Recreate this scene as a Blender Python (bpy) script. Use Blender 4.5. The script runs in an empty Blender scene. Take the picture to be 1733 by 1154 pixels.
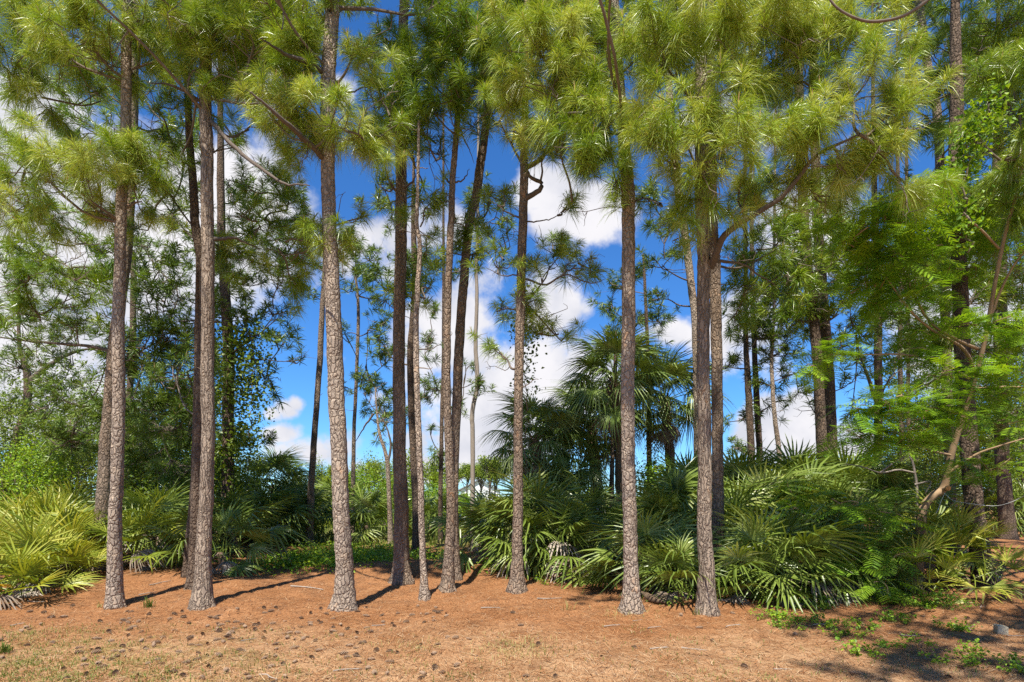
import bpy, math, random
import numpy as np
from mathutils import Matrix, Vector

# ------------------------------------------------------------------ camera, sky, sun
SC = bpy.context.scene
COL = SC.collection
F, CX, HY, EYE = 963.0, 866.5, 840.0, 1.6          # focal length / horizon in photo pixels, eye height in metres
cam = bpy.data.cameras.new("camera")
cam.sensor_width = 36.0
cam.lens = 36.0 * F / 1733.0
cam.shift_y = (HY - 577.0) / 1733.0
cam.clip_end = 3000
camo = bpy.data.objects.new("camera", cam)
COL.objects.link(camo)
camo.location = (0, 0, EYE)
camo.rotation_euler = (math.radians(90), 0, 0)
SC.camera = camo
SC.view_settings.view_transform = 'Standard'
SC.view_settings.look = 'None'
SC.view_settings.gamma = 1
SC.view_settings.exposure = 1.1
SC.cycles.use_denoising = False
SC.cycles.max_bounces = 6
SC.cycles.diffuse_bounces = 3
SC.cycles.transmission_bounces = 3

SUN_EL = math.radians(61)
SUN_AZ = math.radians(193)      # compass direction the sun stands in, clockwise from +Y (behind the camera, to the left)
sv = Vector((math.sin(SUN_AZ) * math.cos(SUN_EL), math.cos(SUN_AZ) * math.cos(SUN_EL), math.sin(SUN_EL)))
sun = bpy.data.lights.new("sun", 'SUN')
sun.energy = 4.2
sun.angle = math.radians(0.5)
sun.color = (1.0, 0.95, 0.85)
suno = bpy.data.objects.new("sun", sun)
COL.objects.link(suno)
suno.rotation_euler = sv.to_track_quat('Z', 'Y').to_euler()
suno.location = (-5, -10, 20)


class NT:
    def __init__(s, tree):
        s.t = tree
        s.t.nodes.clear()

    def n(s, typ, **kw):
        nd = s.t.nodes.new(typ)
        for k, v in kw.items():
            setattr(nd, k, v)
        return nd

    def put(s, sock, v):
        if v is None:
            return
        if isinstance(v, bpy.types.NodeSocket):
            s.t.links.new(v, sock)
        else:
            sock.default_value = v

    def m(s, op, a, b=None, c=None, clamp=False):
        nd = s.n('ShaderNodeMath', operation=op, use_clamp=clamp)
        s.put(nd.inputs[0], a)
        s.put(nd.inputs[1], b)
        s.put(nd.inputs[2], c)
        return nd.outputs[0]

    def vm(s, op, a, b=None):
        nd = s.n('ShaderNodeVectorMath', operation=op)
        s.put(nd.inputs[0], a)
        s.put(nd.inputs[1], b)
        return nd.outputs['Value'] if op in ('LENGTH', 'DOT_PRODUCT') else nd.outputs[0]

    def mix(s, f, a, b, blend='MIX'):
        nd = s.n('ShaderNodeMix', data_type='RGBA', blend_type=blend)
        s.put(nd.inputs[0], f)
        s.put(nd.inputs[6], a)
        s.put(nd.inputs[7], b)
        return nd.outputs[2]

    def noise(s, vec, scale, detail=4, rough=0.55, dist=0.0):
        nd = s.n('ShaderNodeTexNoise')
        s.put(nd.inputs['Vector'], vec)
        nd.inputs['Scale'].default_value = scale
        nd.inputs['Detail'].default_value = detail
        nd.inputs['Roughness'].default_value = rough
        nd.inputs['Distortion'].default_value = dist
        return nd

    def sstep(s, v, lo, hi):
        nd = s.n('ShaderNodeMapRange', interpolation_type='SMOOTHSTEP')
        s.put(nd.inputs[0], v)
        nd.inputs[1].default_value = lo
        nd.inputs[2].default_value = hi
        return nd.outputs[0]

    def ramp(s, v, stops):
        nd = s.n('ShaderNodeValToRGB')
        s.put(nd.inputs[0], v)
        e = nd.color_ramp.elements
        while len(e) < len(stops):
            e.new(0.5)
        for i, (p, c) in enumerate(stops):
            e[i].position = p
            e[i].color = (c[0], c[1], c[2], 1)
        return nd.outputs[0]


world = bpy.data.worlds.new("World")
SC.world = world
world.use_nodes = True
w = NT(world.node_tree)
sky = w.n('ShaderNodeTexSky', sky_type='NISHITA')
sky.sun_disc = False
sky.sun_elevation = SUN_EL
sky.sun_rotation = SUN_AZ
sky.air_density = 1.0
sky.dust_density = 0.0
sky.ozone_density = 3.0
hsv = w.n('ShaderNodeHueSaturation')
hsv.inputs['Hue'].default_value = 0.492
hsv.inputs['Saturation'].default_value = 1.1
hsv.inputs['Value'].default_value = 1.0
w.put(hsv.inputs['Color'], sky.outputs[0])
tc = w.n('ShaderNodeTexCoord')
sep = w.n('ShaderNodeSeparateXYZ')
w.put(sep.inputs[0], tc.outputs['Generated'])
yy = w.m('MAXIMUM', w.m('ABSOLUTE', sep.outputs[1]), 0.2)
uu = w.m('DIVIDE', sep.outputs[0], yy)
vv = w.m('DIVIDE', sep.outputs[2], yy)
comb = w.n('ShaderNodeCombineXYZ')
w.put(comb.inputs[0], uu)
w.put(comb.inputs[1], vv)
UV = comb.outputs[0]
nz = w.noise(tc.outputs['Generated'], 5.0, 7, 0.58)
nz2 = w.noise(tc.outputs['Generated'], 14.0, 5, 0.6)
# cumulus banks: direction (in photo pixels), half width, half height, weight
CLOUDS = [(90, 380, 250, 150, 1.0), (60, 640, 210, 130, .95), (330, 420, 190, 160, .95), (30, 190, 110, 60, .9),
          (640, 430, 90, 55, 1.0), (735, 380, 70, 50, 1.0), (790, 575, 95, 100, .8), (800, 690, 140, 90, .85),
          (925, 520, 58, 52, 1.05), (930, 640, 120, 75, 1.0), (990, 368, 78, 46, .75), (925, 318, 50, 34, .6),
          (484, 692, 24, 17, .6), (462, 700, 22, 14, .55), (498, 684, 16, 15, .55), (478, 733, 42, 17, .62), (555, 770, 75, 34, .8), (700, 770, 220, 50, 1.0),
          (1330, 735, 75, 65, 1.0), (1440, 740, 90, 40, .8), (1250, 560, 90, 90, .8), (1380, 400, 120, 90, .8),
          (1130, 560, 60, 28, .7), (1600, 560, 130, 120, .8), (580, 150, 32, 26, .5), (460, 90, 70, 90, .55),
          (1300, 200, 120, 60, .6), (560, 600, 20, 14, .3)]
fld = None
for (px, py, rx, ry, wt) in CLOUDS:
    d = w.vm('SUBTRACT', UV, ((px - CX) / F, (HY - py) / F, 0))
    d = w.vm('MULTIPLY', d, (F / rx, F / ry, 0))
    g = w.m('MULTIPLY', w.m('SUBTRACT', 1.35, w.vm('LENGTH', d)), wt)
    g = w.m('MINIMUM', g, 0.7)
    fld = g if fld is None else w.m('MAXIMUM', fld, g)
fld = w.m('MAXIMUM', fld, -0.6)
pert = w.m('ADD', w.m('MULTIPLY', w.m('SUBTRACT', nz.outputs[0], 0.5), 2.3), w.m('MULTIPLY', w.m('SUBTRACT', nz2.outputs[0], 0.5), 1.3))
cl = w.sstep(w.m('ADD', fld, pert), 0.12, 0.62)
shade = w.sstep(w.noise(w.vm('ADD', tc.outputs['Generated'], (0, 0, -0.03)), 6.0, 5, 0.55).outputs[0], 0.36, 0.62)
ccol = w.mix(shade, (5.7, 5.6, 5.8, 1), (4.2, 4.3, 4.8, 1))
blue = w.mix(1.0, hsv.outputs[0], (.40, .70, 1.10, 1), 'MULTIPLY')
skyc = w.mix(cl, blue, ccol)
bg = w.n('ShaderNodeBackground')
w.put(bg.inputs[0], skyc)
bg.inputs[1].default_value = 0.079
wo = w.n('ShaderNodeOutputWorld')
w.put(wo.inputs[0], bg.outputs[0])

# ------------------------------------------------------------------ helpers
R = np.random.default_rng(11)
random.seed(5)


def rnd(a, b):
    return float(R.uniform(a, b))


def smooth(t):
    t = np.clip(t, 0, 1)
    return t * t * (3 - 2 * t)


_ph = R.uniform(0, 6.28, 24)
MOUNDS = [(-1.9, 11.6, 1.2, .14), (-.9, 11.5, .7, .10), (-4.4, 9.9, .9, .12), (-6.6, 10.6, 1.3, .16), (-2.3, 8.0, .5, .05),
          (1.75, 8.1, .5, .05), (0.1, 10, .5, .06), (2.7, 8.2, .4, .04), (9.0, 12.0, 2.0, .2)]


def gh(x, y):
    x = np.asarray(x, float)
    y = np.asarray(y, float)
    h = 0.10 * smooth((y - 9.5) / 3.0)
    near = smooth((60 - y) / 30.0)
    h = h + near * (0.018 * np.sin(1.7 * x + _ph[0] + .8 * np.sin(y)) + 0.018 * np.sin(1.9 * y + _ph[1] + np.sin(1.3 * x)) +
                    0.009 * np.sin(5.1 * x + 2.2 * y + _ph[2]) + 0.008 * np.sin(4.3 * y - 3.1 * x + _ph[3]) + .004 * np.sin(13 * x + 3 * np.sin(7 * y)) + .004 * np.sin(15 * y + 3 * np.sin(6 * x)))
    for (mx, my, r, a) in MOUNDS:
        h = h + a * np.exp(-((x - mx) ** 2 + (y - my) ** 2) / (r * r))
    return h


def P(px, py, d):
    return np.array([(px - CX) / F * d, d, EYE - (py - HY) / F * d])


def ground(px, py):
    """where the ground seen at a photo pixel lies"""
    z = 0.0
    for _ in range(12):
        d = (EYE - z) * F / (py - HY)
        d = min(d, 60)
        z = float(gh((px - CX) / F * d, d))
    return np.array([(px - CX) / F * d, d, z])


def on_ground(x, y, dz=0.0):
    return np.stack([x, y, gh(x, y) + dz], -1)


for _b in [(195, 1016), (343, 1018), (582, 1026), (679, 976), (718, 1008), (757, 994), (875, 997), (1069, 1027), (1197, 1027), (166, 968), (328, 988), (1213, 990), (1668, 982)]:
    _g = ground(*_b)
    MOUNDS.append((_g[0] + .02, _g[1] + .05, .30, .055))


class MB:
    """collects geometry, builds ONE mesh"""

    def __init__(s):
        s.v, s.f3, s.f4, s.t, s.n, s.m3, s.m4 = [], [], [], [], 0, [], []

    def add(s, v, f3=None, f4=None, tone=None, mat=0):
        v = np.asarray(v, float).reshape(-1, 3)
        if f3 is not None and len(f3):
            s.f3.append(np.asarray(f3, np.int64).reshape(-1, 3) + s.n)
            s.m3.append(np.full(len(s.f3[-1]), mat))
        if f4 is not None and len(f4):
            s.f4.append(np.asarray(f4, np.int64).reshape(-1, 4) + s.n)
            s.m4.append(np.full(len(s.f4[-1]), mat))
        s.v.append(v)
        t = np.full(len(v), 0.5) if tone is None else np.broadcast_to(np.asarray(tone, float), (len(v),))
        s.t.append(t)
        s.n += len(v)

    def absorb(s, o, mat):
        for a in o.v:
            s.v.append(a)
        s.t += o.t
        for a in o.f3:
            s.f3.append(a + s.n)
            s.m3.append(np.full(len(a), mat))
        for a in o.f4:
            s.f4.append(a + s.n)
            s.m4.append(np.full(len(a), mat))
        s.n += o.n

    def mesh(s, name, mats, off=(0, 0, 0), smoothf=False):
        me = bpy.data.meshes.new(name)
        v = np.concatenate(s.v) - np.asarray(off, float)
        f3 = np.concatenate(s.f3) if s.f3 else np.zeros((0, 3), int)
        f4 = np.concatenate(s.f4) if s.f4 else np.zeros((0, 4), int)
        nl = f3.size + f4.size
        me.vertices.add(len(v))
        me.vertices.foreach_set('co', v.astype(np.float32).ravel())
        me.loops.add(nl)
        me.loops.foreach_set('vertex_index', np.concatenate([f3.ravel(), f4.ravel()]).astype(np.int32))
        me.polygons.add(len(f3) + len(f4))
        ls = np.concatenate([np.arange(len(f3)) * 3, f3.size + np.arange(len(f4)) * 4])
        me.polygons.foreach_set('loop_start', ls.astype(np.int32))
        mi = np.concatenate((s.m3 if s.m3 else [np.zeros(0)]) + (s.m4 if s.m4 else [np.zeros(0)]))
        me.polygons.foreach_set('material_index', mi.astype(np.int32))
        me.polygons.foreach_set('use_smooth', np.full(len(f3) + len(f4), smoothf))
        a = me.attributes.new('tone', 'FLOAT', 'POINT')
        a.data.foreach_set('value', np.concatenate(s.t).astype(np.float32))
        for m_ in (mats if isinstance(mats, (list, tuple)) else [mats]):
            me.materials.append(m_)
        me.update(calc_edges=True)
        return me

    def build(s, name, mats, parent=None, smoothf=False):
        off = parent.location if parent is not None else (0, 0, 0)
        o = bpy.data.objects.new(name, s.mesh(name, mats, off, smoothf))
        COL.objects.link(o)
        if parent is not None:
            o.parent = parent
        return o


def tag(o, label=None, cat=None, group=None, kind=None):
    if label:
        o['label'] = label
    if cat:
        o['category'] = cat
    if group:
        o['group'] = group
    if kind:
        o['kind'] = kind
    return o


def thing(name, label, cat, loc, group=None):
    o = bpy.data.objects.new(name, None)
    COL.objects.link(o)
    o.location = tuple(float(c) for c in loc)
    o.empty_display_size = 0.1
    return tag(o, label, cat, group)


def inst(name, me, parent, M):
    o = bpy.data.objects.new(name, me)
    COL.objects.link(o)
    o.parent = parent
    o.matrix_local = M
    return o


def unit(v):
    v = np.asarray(v, float)
    return v / (np.linalg.norm(v, axis=-1, keepdims=True) + 1e-9)


def catmull(pts, n):
    p = np.asarray(pts, float)
    if len(p) < 3:
        t = np.linspace(0, 1, n)[:, None]
        return p[0] * (1 - t) + p[-1] * t
    q = np.vstack([2 * p[0] - p[1], p, 2 * p[-1] - p[-2]])
    out = []
    for u in np.linspace(0, len(p) - 1 - 1e-6, n):
        i = int(u)
        t = u - i
        a, b, c, d = q[i], q[i + 1], q[i + 2], q[i + 3]
        out.append(.5 * (2 * b + (c - a) * t + (2 * a - 5 * b + 4 * c - d) * t * t + (3 * b - 3 * c + d - a) * t ** 3))
    return np.array(out)


def tube(mb, pts, rad, nseg=6, rough=0.0, tone=0.5, mat=0):
    pts = np.asarray(pts, float)
    n = len(pts)
    rad = np.broadcast_to(np.asarray(rad, float), (n,))
    tan = unit(np.gradient(pts, axis=0))
    ref = np.array([1.0, 0.13, 0.07]) if abs(tan[0][2]) > .7 else np.array([0.05, 0.1, 1.0])
    nrm = unit(ref - tan * np.sum(tan * ref, 1, keepdims=True))
    bi = np.cross(tan, nrm)
    a = np.linspace(0, 2 * np.pi, nseg, endpoint=False)
    rr = rad[:, None] * np.ones((n, nseg))
    if rough:
        z = np.cumsum(np.r_[0, np.linalg.norm(np.diff(pts, axis=0), axis=1)])[:, None]
        k = R.uniform(0, 6.28, 6)
        rr = rr * (1 + rough * (.7 * np.sin(2 * a + k[0] + 1.1 * z) + .6 * np.sin(3 * a + k[1] - 2.3 * z) + .5 * np.sin(5 * a + k[2] + 4 * z) + R.normal(0, .55, rr.shape)))
    v = pts[:, None, :] + rr[..., None] * (np.cos(a)[None, :, None] * nrm[:, None, :] + np.sin(a)[None, :, None] * bi[:, None, :])
    i = np.arange(n - 1)[:, None] * nseg
    j = np.arange(nseg)[None, :]
    j2 = (j + 1) % nseg
    f4 = np.stack([i + j, i + j2, i + nseg + j2, i + nseg + j], -1).reshape(-1, 4)
    v = v.reshape(-1, 3)
    v = np.vstack([v, pts[-1] + tan[-1] * rad[-1] * .5])
    top = (n - 1) * nseg
    f3 = np.stack([top + np.arange(nseg), top + (np.arange(nseg) + 1) % nseg, np.full(nseg, n * nseg)], -1)
    mb.add(v, f3, f4, tone, mat)


def needles(mb, C, A, per, length, width, droop=.4, tmin=15, tmax=115, back=.14, tone=None):
    """tufts of long needles: C tip of each twig, A its direction"""
    T = len(C)
    if T == 0:
        return
    C = np.repeat(C, per, 0)
    A = np.repeat(A, per, 0)
    N = len(C)
    u = R.uniform(0, 1, N)
    base = C - A * (u * back)[:, None]
    th = np.radians(tmin + (tmax - tmin) * np.clip(u * .75 + R.uniform(0, .35, N), 0, 1))
    rv = unit(R.normal(0, 1, (N, 3)))
    pv = unit(np.cross(A, rv))
    D = unit(A * np.cos(th)[:, None] + pv * np.sin(th)[:, None])
    L = length * R.uniform(.7, 1.12, N) * np.repeat(R.uniform(.68, 1.14, T), per)
    G = np.array([0, 0, -1.0])
    dr = (droop * R.uniform(.5, 1.4, N))[:, None]
    p1 = base + (D * .5 + G * dr * .22) * L[:, None]
    p2 = base + (D * .92 + G * dr * .95) * L[:, None]
    W = unit(np.cross(D + G * dr * .5, unit(R.normal(0, 1, (N, 3))))) * (width * R.uniform(.7, 1.25, N) * .5)[:, None]
    V = np.stack([base - W * .7, base + W * .7, p1 + W, p1 - W, p2], 1).reshape(-1, 3)
    k = np.arange(N) * 5
    tt = R.uniform(0, 1, T) * .55 if tone is None else np.asarray(tone)
    tn = np.clip(np.repeat(np.broadcast_to(tt, (T,)), per) + R.uniform(0, .45, N), 0, 1)
    mb.add(V, np.stack([k + 3, k + 2, k + 4], -1), np.stack([k, k + 1, k + 2, k + 3], -1), np.repeat(tn, 5))


def leaves(mb, C, size, up=.6, aspect=.62, tone=None, ax=None):
    """folded diamond leaves"""
    N = len(C)
    nrm = unit(R.normal(0, 1, (N, 3)) + np.array([0, -.2, up * 2]))
    d = unit(np.cross(nrm, R.normal(0, 1, (N, 3)))) if ax is None else unit(ax)
    sd = unit(np.cross(nrm, d))
    s = size * R.uniform(.6, 1.25, N)[:, None]
    b = C - d * s * .5
    t = C + d * s * .5 - nrm * s * .12
    l = C - sd * s * aspect * .5 + nrm * s * .1 - d * s * .08
    r = C + sd * s * aspect * .5 + nrm * s * .1 - d * s * .08
    V = np.stack([b, r, t, l], 1).reshape(-1, 3)
    k = np.arange(N) * 4
    tn = R.uniform(0, 1, N) if tone is None else np.clip(tone + R.uniform(-.25, .25, N), 0, 1)
    mb.add(V, np.concatenate([np.stack([k, k + 1, k + 2], -1), np.stack([k, k + 2, k + 3], -1)]), None, np.repeat(tn, 4))


def ball(n, r, flat=1.0, shell=.33):
    v = unit(R.normal(0, 1, (n, 3))) * (R.uniform(0, 1, n) ** shell)[:, None]
    return v * np.array([r, r, r * flat])


# ------------------------------------------------------------------ materials
def mat(name):
    m = bpy.data.materials.new(name)
    m.use_nodes = True
    return m, NT(m.node_tree)


def finish(t, bsdf):
    o = t.n('ShaderNodeOutputMaterial')
    t.put(o.inputs[0], bsdf)


def leaf_mat(name, stops, rough=.45, transl=.25, spec=.4):
    m, t = mat(name)
    at = t.n('ShaderNodeAttribute', attribute_name='tone')
    oi = t.n('ShaderNodeObjectInfo')
    v = t.m('ADD', at.outputs['Fac'], t.m('MULTIPLY', t.m('SUBTRACT', oi.outputs['Random'], .5), .25), clamp=True)
    c = t.ramp(v, stops)
    b = t.n('ShaderNodeBsdfPrincipled')
    t.put(b.inputs['Base Color'], c)
    b.inputs['Roughness'].default_value = rough
    b.inputs['Specular IOR Level'].default_value = spec
    tr = t.n('ShaderNodeBsdfTranslucent')
    t.put(tr.inputs[0], t.mix(1.0, c, (1.5, 1.35, .5, 1), 'MULTIPLY'))
    mx = t.n('ShaderNodeMixShader')
    mx.inputs[0].default_value = transl
    t.put(mx.inputs[1], b.outputs[0])
    t.put(mx.inputs[2], tr.outputs[0])
    finish(t, mx.outputs[0])
    return m


def bark_mat(name, greys, plate=(19, 19, 10), crack=.08, bump=.9):
    m, t = mat(name)
    tc_ = t.n('ShaderNodeTexCoord')
    oi = t.n('ShaderNodeObjectInfo')
    off = t.m('MULTIPLY', oi.outputs['Random'], 40)
    co = t.vm('ADD', tc_.outputs['Object'], off)
    ds = t.noise(co, 9, 3).outputs['Color']
    co2 = t.vm('ADD', co, t.vm('MULTIPLY', t.vm('SUBTRACT', ds, (.5, .5, .5)), (.09, .09, .16)))
    co3 = t.vm('MULTIPLY', co2, plate)
    ve = t.n('ShaderNodeTexVoronoi', feature='DISTANCE_TO_EDGE')
    t.put(ve.inputs['Vector'], co3)
    ve.inputs['Scale'].default_value = 1
    vc = t.n('ShaderNodeTexVoronoi', feature='F1')
    t.put(vc.inputs['Vector'], co3)
    vc.inputs['Scale'].default_value = 1
    sc = t.n('ShaderNodeSeparateColor')
    t.put(sc.inputs[0], vc.outputs['Color'])
    n1 = t.noise(co, 3.0, 4).outputs[0]
    n2 = t.noise(t.vm('MULTIPLY', co, (60, 60, 26)), 1, 4, .6).outputs[0]
    n3 = t.noise(t.vm('MULTIPLY', co, (18, 18, 9)), 1, 4, .65).outputs[0]
    val = t.m('ADD', t.m('MULTIPLY', t.m('SUBTRACT', n3, .5), .45), t.m('ADD', t.m('MULTIPLY', sc.outputs[0], .5), t.m('MULTIPLY', n1, .55)))
    c = t.ramp(val, greys)
    c = t.mix(t.m('MULTIPLY', n2, .9), t.mix(1.0, c, (.55, .53, .52, 1), 'MULTIPLY'), t.mix(1.0, c, (1.25, 1.22, 1.2, 1), 'MULTIPLY'))
    lich = t.noise(t.vm('MULTIPLY', co, (1, 1, .6)), 1.7, 5, .6).outputs[0]
    c = t.mix(1.0, c, t.ramp(lich, [(.3, (.70, .64, .58)), (.5, (.97, .93, .89)), (.7, (1.12, 1.08, 1.02))]), 'MULTIPLY')
    e = t.sstep(t.m('ADD', ve.outputs['Distance'], t.m('MULTIPLY', t.m('SUBTRACT', n3, .5), .22)), .0, crack)
    c = t.mix(t.m('ADD', .60, t.m('MULTIPLY', e, .40)), (.075, .055, .042, 1), c)
    hgt = t.m('ADD', t.m('MULTIPLY', t.sstep(ve.outputs['Distance'], 0, .22), 1.0), t.m('ADD', t.m('MULTIPLY', n2, .5), t.m('MULTIPLY', sc.outputs[1], .5)))
    bp = t.n('ShaderNodeBump')
    bp.inputs['Strength'].default_value = bump
    bp.inputs['Distance'].default_value = .025
    t.put(bp.inputs['Height'], hgt)
    b = t.n('ShaderNodeBsdfPrincipled')
    t.put(b.inputs['Base Color'], c)
    b.inputs['Roughness'].default_value = .9
    b.inputs['Specular IOR Level'].default_value = .15
    t.put(b.inputs['Normal'], bp.outputs[0])
    finish(t, b.outputs[0])
    return m


def plain_mat(name, c1, c2, scale=20, rough=.85, bump=.3):
    m, t = mat(name)
    tc_ = t.n('ShaderNodeTexCoord')
    at = t.n('ShaderNodeAttribute', attribute_name='tone')
    nn = t.noise(tc_.outputs['Object'], scale, 5, .6).outputs[0]
    v = t.m('ADD', t.m('MULTIPLY', at.outputs['Fac'], .6), t.m('MULTIPLY', t.m('SUBTRACT', nn, .3), .9), clamp=True)
    b = t.n('ShaderNodeBsdfPrincipled')
    t.put(b.inputs['Base Color'], t.mix(v, c1 + (1,), c2 + (1,)))
    b.inputs['Roughness'].default_value = rough
    b.inputs['Specular IOR Level'].default_value = .2
    bp = t.n('ShaderNodeBump')
    bp.inputs['Strength'].default_value = bump
    bp.inputs['Distance'].default_value = .01
    t.put(bp.inputs['Height'], nn)
    t.put(b.inputs['Normal'], bp.outputs[0])
    finish(t, b.outputs[0])
    return m


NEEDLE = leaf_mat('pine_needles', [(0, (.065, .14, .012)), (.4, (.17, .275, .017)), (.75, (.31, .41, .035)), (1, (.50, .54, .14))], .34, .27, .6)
NEEDLE_DARK = leaf_mat('dark_pine_needles', [(0, (.06, .115, .012)), (.5, (.125, .20, .020)), (1, (.23, .29, .04))], .45, .2, .4)  # darker green needles, used on the trees further back
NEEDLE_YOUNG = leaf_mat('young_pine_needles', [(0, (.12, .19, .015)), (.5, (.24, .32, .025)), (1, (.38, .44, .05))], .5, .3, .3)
PALMETTO = leaf_mat('palmetto_leaf', [(0, (.08, .125, .016)), (.45, (.165, .23, .035)), (.85, (.29, .34, .085)), (1, (.45, .46, .21))], .33, .2, .5)
PALMETTO_YELLOW = leaf_mat('sunlit_yellow_palmetto_leaf', [(0, (.11, .17, .016)), (.5, (.27, .32, .033)), (1, (.52, .49, .10))], .42, .28, .4)  # yellow-green leaf with sunlight brightening put into its colour
PALM_GOLD = leaf_mat('golden_palmetto_leaf', [(0, (.35, .24, .02)), (1, (.6, .40, .03))], .5, .3, .3)
PALM = leaf_mat('cabbage_palm_leaf', [(0, (.075, .125, .022)), (.6, (.16, .23, .045)), (1, (.29, .34, .12))], .3, .15, .5)
DEADFROND = leaf_mat('dead_frond', [(0, (.15, .10, .065)), (.5, (.27, .21, .155)), (1, (.42, .36, .30))], .8, .1, .2)
FEATHER = leaf_mat('feathery_leaf', [(0, (.11, .23, .016)), (.5, (.23, .40, .022)), (1, (.42, .56, .04))], .5, .35, .3)
BROAD = leaf_mat('broad_leaf', [(0, (.055, .10, .010)), (.5, (.13, .195, .018)), (1, (.24, .31, .03))], .42, .3, .4)
LIME = leaf_mat('lime_leaf', [(0, (.08, .17, .012)), (.5, (.18, .32, .016)), (1, (.34, .46, .03))], .45, .35, .35)
FARLEAF = leaf_mat('far_foliage', [(0, (.09, .14, .018)), (.5, (.18, .25, .03)), (1, (.30, .36, .05))], .7, .25, .2)
GRASS = leaf_mat('grass_blade', [(0, (.07, .12, .015)), (.5, (.16, .20, .04)), (1, (.40, .34, .14))], .6, .3, .2)
STRAW = leaf_mat('straw_needle', [(0, (.19, .072, .028)), (.55, (.37, .17, .066)), (.85, (.50, .30, .15)), (1, (.58, .43, .26))], .7, .1, .2)
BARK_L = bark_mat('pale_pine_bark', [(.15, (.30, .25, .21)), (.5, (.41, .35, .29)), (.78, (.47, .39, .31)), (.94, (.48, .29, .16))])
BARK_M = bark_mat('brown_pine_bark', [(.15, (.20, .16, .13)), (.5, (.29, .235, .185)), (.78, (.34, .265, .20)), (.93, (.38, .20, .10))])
BARK_D = bark_mat('shaded_pine_bark', [(.15, (.11, .085, .068)), (.5, (.17, .13, .10)), (.8, (.21, .16, .12)), (.95, (.25, .14, .08))])  # shade on the rear trunks is put into this darker bark colour
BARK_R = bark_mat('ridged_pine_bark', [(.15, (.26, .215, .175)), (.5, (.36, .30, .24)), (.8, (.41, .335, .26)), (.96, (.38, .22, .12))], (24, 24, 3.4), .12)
TWIG = plain_mat('twig_bark', (.07, .05, .038), (.25, .20, .155), 14)
LIMB = plain_mat('limb_bark', (.055, .042, .032), (.20, .16, .128), 22, .9, .9)
SMOOTHBARK = plain_mat('smooth_tan_bark', (.20, .12, .06), (.44, .31, .19), 6, .8, .2)
GREYWOOD = plain_mat('weathered_wood', (.17, .135, .105), (.40, .34, .28), 25)
PALMTRUNK = plain_mat('palm_trunk', (.06, .04, .025), (.28, .19, .12), 12, .9, .8)
CONE = plain_mat('pine_cone', (.06, .030, .017), (.40, .27, .175), 60, .8, .2)
CANDLE = plain_mat('pine_candle', (.35, .22, .09), (.55, .38, .18), 30)

# ------------------------------------------------------------------ ground
def axis(lo, hi, flo, fhi, step, grow=1.12):
    a = list(np.arange(flo, fhi, step))
    s, x = step, a[-1]
    while x < hi:
        s = min(s * grow, 60)
        x += s
        a.append(x)
    s, x, b = step, a[0], []
    while x > lo:
        s = min(s * grow, 60)
        x -= s
        b.append(x)
    return np.array(b[::-1] + a)


gx = axis(-900, 900, -8.5, 8.5, .055)
gy = axis(-60, 1500, 4.2, 13.5, .055)
XX, YY = np.meshgrid(gx, gy)
ZZ = gh(XX, YY)
fine = (np.abs(XX) < 9) & (YY < 14) & (YY > 4)
ZZ = ZZ + np.where(fine, R.normal(0, .006, XX.shape), 0)
nx, ny = len(gx), len(gy)
i, j = np.meshgrid(np.arange(nx - 1), np.arange(ny - 1))
k = (j * nx + i).ravel()
gm = MB()
gm.add(np.stack([XX, YY, ZZ], -1).reshape(-1, 3), None, np.stack([k, k + 1, k + 1 + nx, k + nx], -1))
m, t = mat('ground_pine_straw')
geo = t.n('ShaderNodeNewGeometry')
pos = geo.outputs['Position']
sp = t.n('ShaderNodeSeparateXYZ')
t.put(sp.inputs[0], pos)
big = t.noise(pos, .55, 4).outputs[0]
med = t.noise(pos, 2.6, 5, .6).outputs[0]
fin = t.noise(pos, 34, 5, .7).outputs[0]


def streak(ang, sc):
    mp = t.n('ShaderNodeMapping')
    t.put(mp.inputs[0], pos)
    mp.inputs['Rotation'].default_value = (0, 0, ang)
    mp.inputs['Scale'].default_value = (sc, sc * .09, sc)
    return t.noise(mp.outputs[0], 1, 3, .6).outputs[0]


st = t.m('MAXIMUM', t.m('MAXIMUM', streak(.4, 95), streak(1.5, 100)), t.m('MAXIMUM', streak(2.4, 90), streak(1.1, 85)))
c = t.ramp(st, [(.45, (.185, .076, .032)), (.58, (.30, .136, .056)), (.72, (.40, .215, .10)), (.86, (.49, .33, .19))])
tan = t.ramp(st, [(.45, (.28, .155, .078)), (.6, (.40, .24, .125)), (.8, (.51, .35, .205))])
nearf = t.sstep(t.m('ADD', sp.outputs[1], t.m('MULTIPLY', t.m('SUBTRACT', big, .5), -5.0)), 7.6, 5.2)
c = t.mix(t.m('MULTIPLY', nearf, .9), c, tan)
c = t.mix(t.m('MULTIPLY', t.sstep(med, .48, .70), .6), c, (.17, .085, .042, 1))
c = t.mix(1.0, c, t.ramp(t.noise(pos, 1.1, 5, .65).outputs[0], [(.3, (.80, .76, .72)), (.5, (1, 1, 1)), (.7, (1.16, 1.2, 1.26))]), 'MULTIPLY')
c = t.mix(1.0, c, t.ramp(fin, [(.25, (.62, .6, .58)), (.55, (1, 1, 1)), (.8, (1.25, 1.22, 1.2))]), 'MULTIPLY')
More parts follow.
